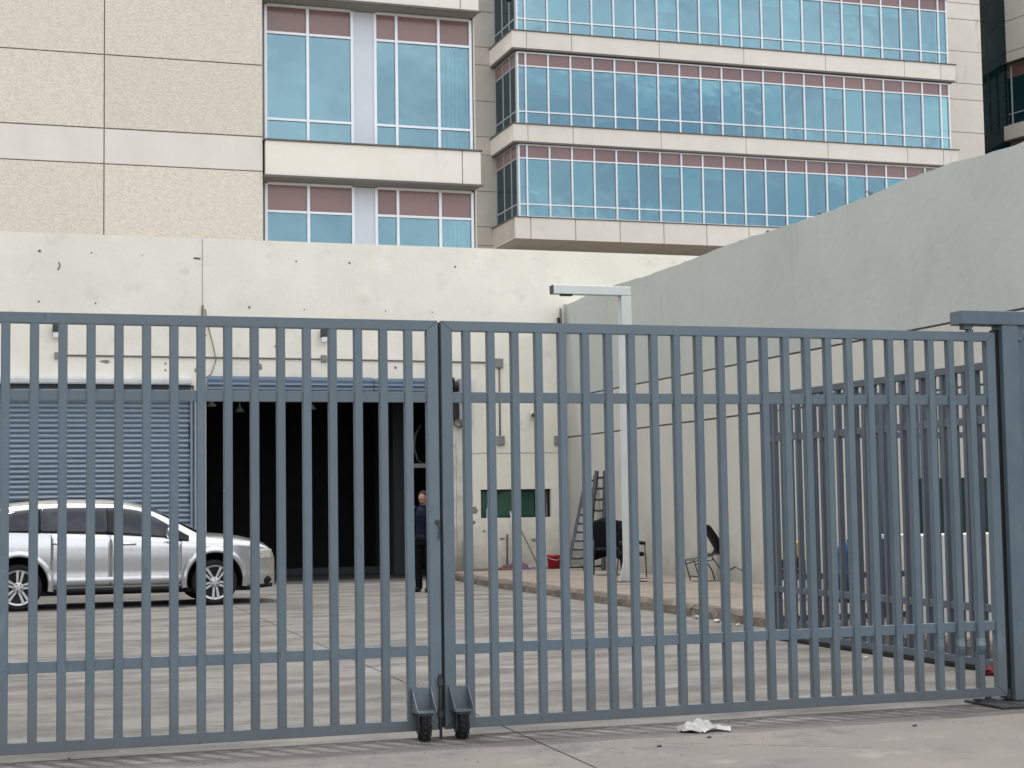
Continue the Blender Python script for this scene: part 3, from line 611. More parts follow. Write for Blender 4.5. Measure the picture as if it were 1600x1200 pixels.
# ------------------------------------------------------------------ office building, far bay
def build_far_block():
    t = thing('office_building', 'far office building with a long projecting bay of blue ribbon windows', 'office building', (24.6, 74, 0))
    P = lambda o: (setattr(o, 'parent', t), setattr(o, 'matrix_parent_inverse', Matrix.Translation(-Vector(t.location))), o)[2]
    YR = 77.4
    P(boxo('structure_wall', 8, 53.3, YR+.04, 90, 0, 36, M_joint))
    zs = [8.0, 9.85, 10.78, 12.58, 14.4, 15.35, 17.15, 19.0, 19.93, 21.75, 23.6, 24.53, 26.35, 28.18, 29.1, 30.9, 32.8]
    for xa, xb in ((12.2, 18.2), (18.2, 24.60), (49.2, 53.31)):
        for za, zb in zip(zs, zs[1:]):
            P(boxo('wall_panel', xa+.012, xb-.012, YR, YR+.039, za+.016, zb-.016, M_precast if xa < 30 else M_ledge, bev=.005))
    xb0, xb1, yb = 24.62, 48.85, 74.0
    pitch = 4.57
    mull = [24.66, 25.07]+[25.07+1.164*k for k in range(1, 20)]+[48.34, 48.81]
    mull = [m_ for m_ in mull if m_ < 48.0]+[48.30, 48.81]
    for r, b in enumerate((15.32, 19.87, 24.46)):
        z = [b, b+.61, b+2.86, b+3.52]
        # room behind
        P(boxo('room', xb0+.6, xb1-.1, yb+.9, yb+3.35, b, b+3.6, M_inside))
        P(boxo('floor_slab', xb0+.05, xb1-.05, yb+.05, YR, b-.9, b-.02, M_precast))
        for i, x in enumerate(mull):
            P(boxo('mullion', x-.04, x+.04, yb-.08, yb+.04, z[0], z[3]+.01, M_alu))
        for zz in z: P(boxo('transom', mull[0]+.041, mull[-1]-.041, yb-.07, yb+.03, zz-.035, zz+.03, M_alu))
        for xa, xb in zip(mull, mull[1:]):
            for k, (za, zb2) in enumerate(zip(z, z[1:])):
                P(boxo('spandrel_pane' if k == 2 else 'pane', xa+.041, xb-.041, yb, yb+.012, za+.031, zb2-.036, M_brown if k == 2 else M_glass))
            rr = random.random()
            if rr < .62:
                h = random.choice((.35, .5, .5, .55, .9, 1.3, 2.2, 2.8)) if rr > .08 else 2.85
                P(boxo('blind', xa+.05, xb-.05, yb+.07, yb+.085, z[2]-h, z[2]+.02, M_blind))
            if random.random() < .3:
                hh = random.uniform(.5, 1.3); xx = random.uniform(xa+.1, xb-.5); P(boxo('desk_item', xx, xx+.4, yb+.5, yb+.8, b, b+hh, M_blind if random.random() < .5 else M_dark_room))
        # side face towards -X
        ys = [yb+.02, yb+.9, yb+2.05, yb+3.33]
        for y in ys: P(boxo('mullion', xb0-.05, xb0+.03, y-.03, y+.03, z[0], z[3], mat('shade_mullion', (.42, .44, .46), rough=.5)))
        for zz in z: P(boxo('transom', xb0-.04, xb0+.02, ys[0]+.031, ys[-1]-.031, zz-.03, zz+.03, MATS['shade_mullion']))
        for ya, yb_ in zip(ys, ys[1:]):
            for k, (za, zb2) in enumerate(zip(z, z[1:])):
                P(boxo('spandrel_pane' if k == 2 else 'pane', xb0-.01, xb0+.005, ya+.031, yb_-.031, za+.031, zb2-.031, M_brown if k == 2 else M_glass))
    # ledges round the bay
    for b in (19.87, 24.46, 29.03):
        js = [24.32, 25.07, 27.40]+[27.40+4.656*k for k in range(1, 5)]+[48.30, 49.12]
        js = [j for j in js if j < 48.2]+[48.20, 49.12]
        for xa, xb in zip(js, js[1:]): P(boxo('ledge', xa+(.012 if xa > 24.4 else 0), xb-.012, 73.7, 74.9, b-.92, b-.08, M_ledge, bev=.012))
        P(boxo('ledge', 24.32, 24.61, 74.91, YR-.01, b-.92, b-.08, M_ledge, bev=.01))
        P(boxo('flashing', 24.27, 49.17, 73.65, 74.0, b-.079, b-.035, M_coping)); P(boxo('flashing', 24.27, 24.6, 74.0, YR-.005, b-.079, b-.035, M_coping))
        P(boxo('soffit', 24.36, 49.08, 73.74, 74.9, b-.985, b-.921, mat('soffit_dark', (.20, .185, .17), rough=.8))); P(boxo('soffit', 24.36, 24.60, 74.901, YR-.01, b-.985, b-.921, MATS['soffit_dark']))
    # deep bottom fascia and soffit panels
    js = [24.36, 25.15, 27.45]+[27.45+2.33*k for k in range(1, 10)]+[49.0]
    js = [j for j in js if j < 48.4]+[49.0]
    for xa, xb in zip(js, js[1:]):
        P(boxo('fascia_panel', xa+(.015 if xa > 24.4 else 0), xb-.015, 73.74, 73.9, 14.20, 15.24, M_ledge, bev=.012))
        P(boxo('soffit_panel', xa+(.02 if xa > 24.4 else 0), xb-.02, 73.905, YR-.01, 14.22, 14.30, M_ledge, bev=.01))
    P(boxo('fascia_panel', 24.36, 24.5, 73.91, YR-.01, 14.31, 15.24, M_precast)); P(boxo('structure_wall', 24.51, 48.9, 73.91, YR, 14.31, 15.2, M_joint))
    P(boxo('flashing', 24.30, 49.05, 73.70, 74.0, 15.241, 15.285, M_coping)); P(boxo('flashing', 24.30, 24.6, 74.001, YR-.01, 15.241, 15.285, M_coping))
    # dark dome camera under the bay corner, top edge of the picture
    c = thing('dome_camera', 'black dome camera hanging beside the bay corner at the top of the picture', 'security camera', (24.15, 73.5, 25.85))
    bm = bmesh.new(); ball(bm, (0, 0, 0), .17, 16, 10); bm_obj('dome', bm, M_black, c, True)
    bm = bmesh.new(); lathe(bm, (0, 0, .02), [(.18, 0), (.19, .06), (.10, .20), (.04, .24), (.04, 2.3)], 'Z', 16); box(bm, -.04, .6, -.04, .04, 2.25, 2.33); bm_obj('arm', bm, M_black, c)
build_far_block()

def build_right_wing():
    t = thing('glass_tower', 'tall dark green glass stair tower at the top right', 'tower', (55.5, 82, 0))
    P = lambda o, t=t: (setattr(o, 'parent', t), setattr(o, 'matrix_parent_inverse', Matrix.Translation(-Vector(t.location))), o)[2]
    P(boxo('core', 53.4, 61, 83.2, 90, 0, 40, M_dark_room))
    for x0, x1 in ((53.4, 55.6), (55.66, 56.85), (56.91, 59.0)):
        for k in range(10):
            z0 = 16.0+k*2.28; P(boxo('pane', x0, x1, 82, 82.015, z0+.03, z0+2.25, M_tglass))
    for k in range(11): P(boxo('transom', 53.4, 59, 82.006, 82.05, 16.0+k*2.28-.028, 16.0+k*2.28+.028, M_dark_room))
    for x in (55.63, 56.88): P(boxo('mullion', x-.028, x+.028, 82.005, 82.05, 15, 40, M_dark_room))
    # angled wing
    w_ = thing('office_wing', 'beige panelled office wing at the right edge, beyond the glass tower', 'office building', (58.2, 82, 0), R(11.3))
    # local frame: -y runs towards the camera
    boxo('structure_wall', .05, 8, -14, 2, 0, 40, M_joint, w_)
    zj = [9.0, 13.6, 18.15, 20.0, 22.15, 27.2, 27.95, 29.85, 31.7, 33.6, 36]
    for za, zb in zip(zj, zj[1:]):
        for ya, yb in ((-5, 1.9), (-10, -5.02)):
            if za in (22.15,):
                continue
            boxo('wall_panel', 0, .049, ya, yb, za+.02, zb-.02, M_ledge if zb-za < 2 else M_precast, w_, bev=.006)
    boxo('wall_panel', 0, .049, 1.0, 1.9, 22.17, 27.18, M_precast, w_)
    for k, (za, zb, m) in enumerate(((23.55, 24.2, M_wglass), (24.2, 26.4, M_wglass), (26.4, 27.1, M_brown))):
        for ya, yb in ((-.3, .85), (-1.5, -.34), (-2.7, -1.54), (-4, -2.74)):
            boxo('pane', .03, .045, ya, yb, za+.02, zb-.02, m, w_)
    for y in (.9, -.32, -1.52, -2.72): boxo('mullion', -.03, .049, y-.03, y+.03, 23.5, 27.1, M_alu if y > .5 else MATS['shade_mullion'], w_)
    for z in (23.55, 24.2): boxo('transom', -.02, .046, -4, .86, z-.025, z+.025, MATS['shade_mullion'], w_)
    boxo('ledge', -.35, .04, -10, 1.4, 22.6, 23.45, M_ledge, w_); boxo('ledge', -.35, .04, -10, 1.4, 27.2, 27.25, M_coping, w_)
    boxo('flashing', -.38, .04, -10, 1.44, 22.5, 22.59, M_coping, w_)
build_right_wing()

# ------------------------------------------------------------------ gates
GZ0, GZ1, GY = .05, 2.66, 10.15
def mitre_frame(par, w, name_l='stile', sw=.075, m=M_gate):
    """outer frame 0..w with mitred corners, pieces a hair apart"""
    th = .065; g = .0012; y0, y1 = -.03, .03
    H = GZ1-GZ0; s = sw; r = th
    polys = {'top_rail': [(0+g, H), (w-g, H), (w-s, H-r), (s, H-r)], 'bottom_rail': [(0+g, 0), (w-g, 0), (w-s, r), (s, r)]}
    for nme, p in polys.items():
        bm = bmesh.new(); prism(bm, p, lambda x, z: (x, y0, z), lambda x, z: (x, y1, z))
        bmesh.ops.bevel(bm, geom=list(bm.edges), offset=.003, segments=2, affect='EDGES'); bm_obj(nme, bm, m, par)
    for p in ([(0, g), (0, H-g), (s, H-r-g), (s, r+g)], [(w, g), (w, H-g), (w-s, H-r-g), (w-s, r+g)]):
        bm = bmesh.new(); prism(bm, p, lambda x, z: (x, y0, z), lambda x, z: (x, y1, z))
        bmesh.ops.bevel(bm, geom=list(bm.edges), offset=.003, segments=2, affect='EDGES'); bm_obj('stile', bm, m, par)
def bar_mesh(kink=0):
    bm = bmesh.new(); H = GZ1-GZ0; w_, d = .0265, .025
    zs = [.055, H-.06]; offs = [(0, 0), (0, 0)]
    if kink: zs = [.055, .30, .345, .37, .42, H-.06]; offs = [(0, 0), (-.012*kink, -.02*kink), (-.018*kink, -.045*kink), (-.018*kink, -.05*kink), (-.004*kink, -.02*kink), (0, 0)]
    rings = [[bm.verts.new((sx*w_+o[0], sy*d+o[1], z)) for sx, sy in ((-1, -1), (1, -1), (1, 1), (-1, 1))] for z, o in zip(zs, offs)]
    for a, b in zip(rings, rings[1:]):
        for k in range(4): bm.faces.new((a[k], a[(k+1) % 4], b[(k+1) % 4], b[k]))
    bm.faces.new(rings[0][::-1]); bm.faces.new(rings[-1])
    es = [e for e in bm.edges if abs((e.verts[0].co-e.verts[1].co).normalized().z) > .5]
    bmesh.ops.bevel(bm, geom=es, offset=.004, segments=2, affect='EDGES')
    return bm
BAR = None
def fill(par, xs, w, m=M_gate, kinks={}):
    proto = None
    for i, x in enumerate(xs):
        if kinks.get(i): bm_obj('bar', bar_mesh(kinks[i]), m, par, loc=(x, -.003, 0)); continue
        if proto is None: proto = bm_obj('bar', bar_mesh(), m, par, loc=(x, -.003, 0))
        else: share(proto, par, (x, -.003, 0), rot=(0, 0, R(random.uniform(-.6, .6))))
    for z in (2.165-GZ0, .55-GZ0):
        boxo('cross_rail', .06, w-.06, -.016, .016, z-.034, z+.034, m, par, bev=.002)
def caster(par, x):
    c = bpy.data.objects.new('caster', None); COL.objects.link(c); c.parent = par; c.location = (x, -.03, 0)
    # bracket: back plate, two gussets, floor plate
    bm = bmesh.new(); box(bm, -.06, .06, -.008, -.001, .13, .27)
    for s in (-.93, .93):
        prism(bm, [(-.009, .27), (-.009, .125), (-.15, .125), (-.15, .14), (-.02, .27)], lambda y, z: (s*.062, y, z), lambda y, z: (s*.068, y, z))
    box(bm, -.061, .061, -.15, -.0085, .125, .134); bm_obj('bracket', bm, M_gate, c)
    bm = bmesh.new(); box(bm, -.05, .045, -.135, -.02, .105, .124, .003); box(bm, -.046, -.038, -.115, -.055, -.0, .104); box(bm, .032, .040, -.115, -.055, -.0, .104)
    tube(bm, [(-.055, -.085, .03), (.052, -.085, .03)], .010, 8); bm_obj('fork', bm, M_dgrey, c)
    bm = bmesh.new(); lathe(bm, (-.003, -.085, .032), [(.030, -.030), (.064, -.031), (.078, -.022), (.082, 0), (.078, .022), (.064, .031), (.030, .030)], 'X', 28)
    # tread blocks
    for k in range(16):
        a = 2*PI*k/16
        for s in (-1, 1):
            aa = a+(.1 if s > 0 else -.1); cy, cz = -.085+.082*math.cos(aa), .032+.082*math.sin(aa)
            vs = box(bm, -.003+(.002 if s > 0 else -.027), -.003+(.027 if s > 0 else -.002), cy-.009, cy+.009, cz-.009, cz+.009)
    bm_obj('wheel', bm, M_tyre, c)
    bm = bmesh.new(); lathe(bm, (-.003, -.085, .032), [(.028, -.033), (.028, .033)], 'X', 16); bm_obj('hub', bm, M_dgrey, c)
def build_gates():
    W = 4.20
    t = thing('swing_gate', 'blue-grey steel bar gate, left leaf, with a silver car behind it', 'gate', (-1.395, GY, GZ0), group='leaves of the double street gate')
    mitre_frame(t, W); xs = [2.61-.1647*k+1.395 for k in range(24)]; fill(t, [x for x in xs if x > .12], W)
    caster(t, 4.03+.03); boxo('gap_shade', 4.2005, 4.217, .0, .02, .01, 2.60, M_black, t)  # black strip stands in for the shade in the centre gap
    t2 = thing('swing_gate', 'blue-grey steel bar gate, right leaf, with two dented bars near its hinge', 'gate', (2.825, GY, GZ0), group='leaves of the double street gate')
    mitre_frame(t2, W-.03); xs = [3.0-2.825+.16475*k for k in range(24)]; fill(t2, xs, W-.03, kinks={22: .8, 23: 1.0, 21: .25, 19: .15})
    caster(t2, .085)
    # drop bolt and latch
    bm = bmesh.new(); tube(bm, [(4.185, -.045, -.048), (4.185, -.045, .35)], .010, 8); box(bm, 4.17, 4.20, -.058, -.031, .08, .12); box(bm, 4.17, 4.20, -.058, -.031, .28, .32); bm_obj('drop_bolt', bm, M_dgrey, t)
    bm = bmesh.new(); box(bm, 4.17, 4.199, -.045, -.031, 1.30, 1.325, .002); tube(bm, [(4.185, -.045, 1.30), (4.19, -.05, 1.27), (4.185, -.045, 1.20)], .004, 6); bm_obj('latch', bm, M_dgrey, t)
    # hinge post with header beam and pivots
    p = thing('gate_post', 'steel gate post with a header beam and pivot plate at the right edge', 'gate post', (7.1, GY, 0))
    boxo('gap_shade', -.098, -.069, -.02, .05, .04, 2.68, M_black, p); boxo('gap_shade', .069, .094, -.01, .05, .04, 2.58, M_black, p)  # black strips put in as the shade either side of the post
    boxo('post', -.068, .068, -.068, .068, .021, 2.711, M_gate, p, bev=.004)
    boxo('header_beam', -.41, 4.6, -.075, .075, 2.712, 2.812, M_gate, p, bev=.004)
    boxo('base_plate', -.36, .36, -.33, .14, .003, .02, M_dgrey, p, bev=.003)
    bm = bmesh.new(); lathe(bm, (-.30, 0, 2.61+.05), [(.028, 0), (.028, .018), (.020, .018), (.020, .036), (.03, .036), (.03, .052)], 'Z', 14); box(bm, -.36, -.30, -.03, .03, 2.68, 2.711); bm_obj('top_pivot', bm, M_gate, p)
    bm = bmesh.new(); lathe(bm, (-.25, 0, .021), [(.05, 0), (.05, .012), (.022, .012), (.022, .03)], 'Z', 14); box(bm, -.34, -.29, -.06, .05, .021, .036); bm_obj('bottom_pivot', bm, M_dgrey, p)
    bm = bmesh.new(); prism(bm, [(.069, 2.711), (.069, 2.61), (.12, 2.60), (.145, 2.711)], lambda x, z: (x, -.04, z), lambda x, z: (x, -.02, z)); bm_obj('gusset', bm, M_gate, p)
    boxo('stop_block', -.11, -.07, -.03, .06, .03, .10, M_dgrey, p)
    # fixed panel right of the post
    f = thing('fence_panel', 'fixed steel bar panel right of the gate post, cut by the picture edge', 'fence', (7.195, GY+.01, GZ0))
    mitre_frame(f, 4.5, sw=.075); fill(f, [.28+.1647*k for k in range(25)], 4.5)
    # inner open leaf, running back into the yard beside the pavement
    f = thing('inner_gate', 'inner steel bar gate standing open, running away into the yard', 'gate', (8.13, 11.0, .04), R(91.0))
    f.scale = (1, 1, .985)
    boxo('under_rail_shade', .0, 4.85, -.02, .06, -.035, -.004, M_black, f)  # black strip painting the shade under the bottom rail
    mitre_frame(f, 4.85, m=M_gate_dk); fill(f, [.21+.1647*k for k in range(28)], 4.85, m=M_gate_dk)
    # cross fence from its far end to the grey wall
    f = thing('cross_fence', 'steel bar fence across the pavement behind the open inner gate', 'fence', (8.2, 16.05, .155))
    f.scale = (1, 1, .955)
    mitre_frame(f, 3.55, m=M_gate_dk); fill(f, [.17+.1647*k for k in range(20)], 3.55, m=M_gate_dk)
    # little wheel of the inner gate, red rag at its foot
    bm = bmesh.new()
    ball(bm, (0, 0, .035), (.08, .06, .035), 12, 8)
    for v in bm.verts: v.co += Vector((random.uniform(-.02, .02), random.uniform(-.02, .02), random.uniform(-.015, .015)))
    o = bm_obj('red_rag', bm, mat('red_cloth', (.16, .012, .018), (.08, .008, .012), 12, rough=.9), loc=(7.95, 11.75, .0)); tag(o, 'crumpled bright red cloth on the ground behind the gate hinge', 'rag')
build_gates()

# ------------------------------------------------------------------ pole, ladder, chairs, bucket ...
def build_pole():
    t = thing('arm_pole', 'white square steel pole with a horizontal arm, on the pavement', 'pole', (10.25, 25.5, .15))
    s = .09
    bm = bmesh.new(); box(bm, -s+.10, s+.10, -s, s, .0, 4.80, .006)
    # leaning foot: flare with stiffener
    bm_obj('column', bm, M_pole, t)
    boxo('arm', -1.20, .185, -s, s, 4.805, 4.955, M_pole, t, bev=.006)
    boxo('arm_cap', -1.212, -1.201, -s+.004, s-.004, 4.81, 4.95, M_dgrey, t)
    boxo('lamp', -1.05, -.85, -.05, .05, 4.78, 4.804, M_black, t)
    bm = bmesh.new(); prism(bm, [(-.10, .012), (.012, .012), (.012, .45)], lambda x, z: (x, -.01, z), lambda x, z: (x, .01, z)); prism(bm, [(.188, .012), (.28, .012), (.188, .3)], lambda x, z: (x, -.01, z), lambda x, z: (x, .01, z)); bm_obj('stiffener', bm, M_pole, t)
    boxo('base_plate', -.17, .33, -.2, .2, .0, .011, M_dgrey, t)
    return t
build_pole()

def build_clutter():
    # stacked ladders / racks leaning on the grey wall
    def rack(name, base, top, width, lab, rungs, m, side):
        t = thing(name, lab, 'ladder', base, group='ladders leaning in the corner')
        b = Vector((0, 0, 0)); tp = Vector(top)-Vector(base)
        up = tp.normalized(); s = Vector(side).normalized()
        wt = width*.45
        for sg in (-1, 1):
            tubeo('side_rail', [b+s*sg*width/2, tp+s*sg*wt/2], .045, m, t, n=4, smooth=False)
        for k in range(rungs):
            f = (k+.4)/rungs; ww = width*(1-f)+wt*f; c = tp*f
            tubeo('rung', [c-s*ww/2, c+s*ww/2], .028, m, t, n=6)
        return t
    rack('ladder', (11.20, 30.35, .15), (11.68, 30.75, 2.02), .40, 'grey aluminium ladder leaning in the corner, nearest the red bucket', 11, M_ladder, (.92, -.38, 0))
    t = rack('ladder', (11.42, 30.0, .15), (11.74, 30.35, 2.10), .36, 'darker folded ladder leaning behind the grey one against the wall', 9, M_dgrey, (.92, -.38, 0))
    # black chair with dark jacket
    def office_chair(loc, rz, lab, jacket):
        c = thing('office_chair', lab, 'chair', loc, rz, group='black chairs on the pavement')
        bm = bmesh.new(); box(bm, -.24, .24, -.22, .24, .42, .50, .03); bm_obj('seat', bm, M_cloth, c)
        bm = bmesh.new(); box(bm, -.23, .23, .20, .27, .52, .98, .03); bm_obj('backrest', bm, M_cloth, c)
        for s in (-1, 1):
            bm = bmesh.new(); tube(bm, [(s*.28, -.16, .66), (s*.28, .12, .67)], (.035), 8); bm_obj('armrest', bm, M_black, c)
            tubeo('leg', [(s*.25, -.20, .64), (s*.26, -.24, .02)], .014, M_black, c); tubeo('leg', [(s*.23, .22, .55), (s*.26, .32, .02)], .014, M_black, c)
        if not jacket: c.scale = (.66, .8, .92)
        if jacket:
            bm = bmesh.new()
            bmesh.ops.create_cube(bm, size=1); bmesh.ops.subdivide_edges(bm, edges=bm.edges, cuts=5, use_grid_fill=True)
            for v in bm.verts:
                x, y, z = v.co; sag = 1+.25*(1-abs(z*2)); v.co = Vector((x*.62*sag+.02*math.sin(z*22), .235+y*.17*(1-.3*z), .66+z*.70+.04*math.cos(x*7)))
                v.co += Vector([random.uniform(-.012, .012)]*3)
            o = bm_obj('jacket', bm, M_cloth, None, True); o.location = loc; o.rotation_euler = (0, 0, rz); tag(o, 'dark jacket draped over the back of the chair left of the white pole', 'jacket')
        return c
    office_chair((10.93, 28.0, .15), R(-20), 'black chair left of the white pole, almost hidden under a jacket', True)
    office_chair((10.80, 26.5, .15), R(8), 'black armchair partly behind the white pole', False)
    # tilted shell chair
    c = thing('shell_chair', 'black shell chair tipped back against the grey wall', 'chair', (11.45, 24.95, .15), 0)
    def patch(bm, pts_w, thick=.012):
        rows = []
        for (x, z, hw) in pts_w: rows.append([bm.verts.new((x+.035*abs(k-2)**1.5*.4, (k-2)/2*hw, z)) for k in range(5)])
        for a, b in zip(rows, rows[1:]):
            for k in range(4): bm.faces.new((a[k], a[k+1], b[k+1], b[k]))
        bmesh.ops.solidify(bm, geom=bm.faces, thickness=thick)
    bm = bmesh.new(); patch(bm, [(-.30, .335, .19), (-.27, .37, .22), (-.12, .38, .235), (.05, .42, .23), (.12, .46, .22)], .02); bm_obj('seat', bm, mat('grey_green_seat', (.10, .12, .11), rough=.6), c, True)
    bm = bmesh.new(); patch(bm, [(.02, .43, .19), (.20, .44, .21), (.255, .52, .22), (.20, .62, .23), (.10, .78, .21), (.04, .90, .15), (.03, .93, .08)], .025); bm_obj('backrest', bm, M_black, c, True)
    for s in (-1, 1):
        tubeo('leg', [(-.26, s*.18, .35), (-.16, s*.2, .01)], .011, M_dgrey, c); tubeo('leg', [(.05, s*.18, .42), (.24, s*.2, .16), (.285, s*.2, .005)], .011, M_dgrey, c)
        tubeo('stretcher', [(-.24, s*.19, .28), (.10, s*.19, .36)], .009, M_dgrey, c)
    tubeo('stretcher', [(-.18, -.2, .08), (-.18, .2, .08)], .009, M_dgrey, c)
    b_ = tubeo('bent_pipe', [(11.62, 24.3, .35), (11.66, 24.2, .40), (11.74, 24.1, .34), (11.77, 24.05, .17)], .012, M_dgrey); tag(b_, 'short bent grey rod leaning on the grey wall right of the tipped chair', 'rod')
    # bucket
    t = thing('bucket', 'red plastic bucket on the pavement under the green window', 'bucket', (11.12, 31.5, .15))
    bm = bmesh.new(); lathe(bm, (0, 0, 0), [(.105, .0), (.118, .005), (.135, .24), (.15, .245), (.15, .275), (.135, .275), (.10, .02)], 'Z', 24); bm_obj('pail', bm, M_red, t, True)
    tubeo('handle', [(-.148, 0, .25), (-.10, -.10, .20), (0, -.155, .17), (.10, -.10, .20), (.148, 0, .25)], .006, M_white, t)
    # sticks and rags
    def stick(a, b, r, m, lab):
        o = thing('broom', lab, 'broom', a); tubeo('handle', [(0, 0, 0), Vector(b)-Vector(a)], r, m, o)
        bm = bmesh.new(); box(bm, -.1, .1, -.03, .03, .0, .07, .01); bm_obj('broom_head', bm, M_rag, o)
    stick((10.35, 32.2, .15), (10.43, 32.42, .84), .020, M_wood, 'broom with a short brown handle against the wall under the green window')
    stick((10.98, 32.0, .15), (10.62, 32.46, 1.18), .013, mat('grey_stick', (.16, .15, .13), rough=.7), 'broom with a thin grey handle leaning to the left under the green window')
    stick((10.55, 32.15, .15), (10.52, 32.46, 1.32), .014, M_white, 'mop with a white handle leaning against the sill of the green window')
    def rag(c, s, m, lab):
        bm = bmesh.new(); ball(bm, (0, 0, 0), s, 20, 12)
        for v in bm.verts: v.co *= 1+.22*math.sin(v.co.x*31+v.co.y*17)+random.uniform(-.12, .12); v.co.z = max(v.co.z, -.0)
        o = bm_obj('rag', bm, m, loc=c); tag(o, lab, 'rag')
    rag((10.45, 31.75, .15), (.24, .16, .13), M_rag, 'heap of purple cloth at the foot of the cream wall')
    rag((10.83, 31.7, .15), (.20, .14, .08), M_ragw, 'heap of pale lilac cloth beside the purple one')
    rag((9.98, 31.6, .15), (.34, .12, .045), mat('reddish_rag', (.20, .09, .09), rough=.95), 'flat dull red cloth along the wall foot, left of the purple heap')
    # bottle on the sill
    t = thing('bottle', 'pale blue plastic bottle standing on the green window sill', 'bottle', (10.06, YW+.05, 1.192))
    bm = bmesh.new(); lathe(bm, (0, 0, 0), [(.035, 0), (.04, .01), (.04, .17), (.018, .22), (.016, .25)], 'Z', 14); bm_obj('bottle_body', bm, M_bottle, t, True)
    bm = bmesh.new(); lathe(bm, (0, 0, .251), [(.019, 0), (.019, .025)], 'Z', 12); bm_obj('cap', bm, M_white, t)
    # cylinder bin and box by the jamb
    t = thing('cylinder_bin', 'silver cylindrical bin with a round black opening beside the doorway', 'bin', (9.47, 32.1, .15))
    bm = bmesh.new(); lathe(bm, (0, 0, 0), [(.10, 0), (.105, .01), (.105, .58), (.09, .61), (.0, .62)], 'Z', 20); bm_obj('drum', bm, M_silver, t, True)
    bm = bmesh.new(); lathe(bm, (.02, -.104, .47), [(.055, 0), (.055, -.014), (.04, -.016)], 'Y', 16); bm_obj('opening', bm, M_black, t)
    t = thing('call_box', 'small dark box fixed on the worn door jamb', 'electrical box', (9.20, YW-.03, .86))
    bm = bmesh.new(); box(bm, -.06, .07, -.09, -.001, .0, .20, .008); bm_obj('box_body', bm, M_dgrey, t); boxo('handset', -.085, -.061, -.08, -.02, -.10, .13, M_black, t)
    boxo('call_button', -.005, .02, -.098, -.091, .05, .09, M_white, t)
    # green and white screen/kiosk behind the inner gate
    t = thing('kiosk', 'low white kiosk with dark green upper panels, seen between the gate bars', 'kiosk', (9.02, 14.4, .15))
    boxo('lower_panel', 0, .62, 0, .05, .0, .94, M_white, t, bev=.004); boxo('lower_panel', .70, 2.4, 0, .05, .0, .94, M_white, t, bev=.004)
    boxo('upper_panel', 0, .62, .01, .04, .96, 1.52, M_dgreen, t, bev=.004); boxo('upper_panel', .70, 2.4, .01, .04, .96, 1.52, M_dgreen, t, bev=.004)
    boxo('corner_post', .63, .69, -.01, .06, 0, 1.05, M_white, t); boxo('worktop', 0, 2.4, .06, 1.0, .9, .94, M_white, t)
    # blue drum
    t = thing('plastic_drum', 'blue plastic drum on the pavement glimpsed between the inner gate bars', 'drum', (10.62, 18.9, .15))
    bm = bmesh.new(); lathe(bm, (0, 0, 0), [(.21, 0), (.23, .02), (.235, .28), (.245, .29), (.245, .32), (.235, .33), (.235, .62), (.22, .74), (.10, .76)], 'Z', 24); bm_obj('drum_body', bm, M_blue, t, True)
    bm = bmesh.new(); lathe(bm, (.12, 0, .762), [(.03, 0), (.03, .03)], 'Z', 12); bm_obj('cap', bm, M_black, t)
    # yellow and black bag on a stand
    t = thing('bag', 'yellow and black bag on a white crate glimpsed between the inner gate bars', 'bag', (10.30, 19.6, .15))
    def soft(z0, z1, w_, d, m, nme):
        bm = bmesh.new(); box(bm, -w_/2, w_/2, -d/2, d/2, z0, z1, .03); bm_obj(nme, bm, m, t)
    soft(.55, .78, .26, .18, M_yellow, 'top_flap'); soft(.30, .549, .28, .2, M_cloth, 'bag_body'); soft(.38, .43, .285, .206, M_yellow, 'stripe')
    t2 = thing('crate', 'white plastic crate under the yellow and black bag', 'crate', (10.30, 19.6, .15))
    bm = bmesh.new(); box(bm, -.2, .2, -.15, .15, 0, .28, .01); bm_obj('crate_body', bm, M_white, t2); boxo('rim', -.21, .21, -.16, .16, .281, .297, M_white, t2)
    # plastic bag lying in front of the gate
    bm = bmesh.new(); N = 34; 
    def hgt(u, v):
        e = max(0, 1-(u*u)**1.1-(v*v)**1.2)
        return .055*math.sqrt(e)*(1+.30*math.sin(u*6+v*4)+.18*math.sin(v*8-u*5))
    vs = {}
    for i in range(N+1):
        for j in range(N+1):
            u, v = i/N*2-1, j/N*2-1
            uu, vv = u*math.sqrt(1-v*v/2), v*math.sqrt(1-u*u/2)
            rad = 1+.08*math.sin(math.atan2(vv, uu)*3+1)+.04*math.sin(math.atan2(vv, uu)*7)
            vs[i, j] = bm.verts.new((uu*.135*rad+.0, vv*.075*rad, .004+max(0, hgt(uu, vv)+random.uniform(-.0015, .0015)*(1-uu*uu-vv*vv))))
    for i in range(N):
        for j in range(N): bm.faces.new((vs[i, j], vs[i+1, j], vs[i+1, j+1], vs[i, j+1]))
    for k, (dx, dy, a) in enumerate(((.15, -.03, -.3), (.14, .03, .5), (.02, -.08, -1.3))):
        l_ = .06 if k < 2 else .03; d = Vector((math.cos(a), math.sin(a), 0))*l_; n_ = Vector((-d.y, d.x, 0))*.45
        p = [Vector((dx, dy, .02))-d*.5-n_, Vector((dx, dy, .035))-d*.5+n_, Vector((dx, dy, .03))+d+n_*1.2, Vector((dx, dy, .008))+d-n_*1.1]
        f = [bm.verts.new(q) for q in p]; bm.faces.new(f)
    o = bm_obj('plastic_bag', bm, M_bag, loc=(4.38, 9.70, 0)); o.rotation_euler = (0, 0, R(-8)); tag(o, 'crumpled white plastic bag lying on the street before the gate', 'plastic bag')
    for s in o.data.polygons: s.use_smooth = True
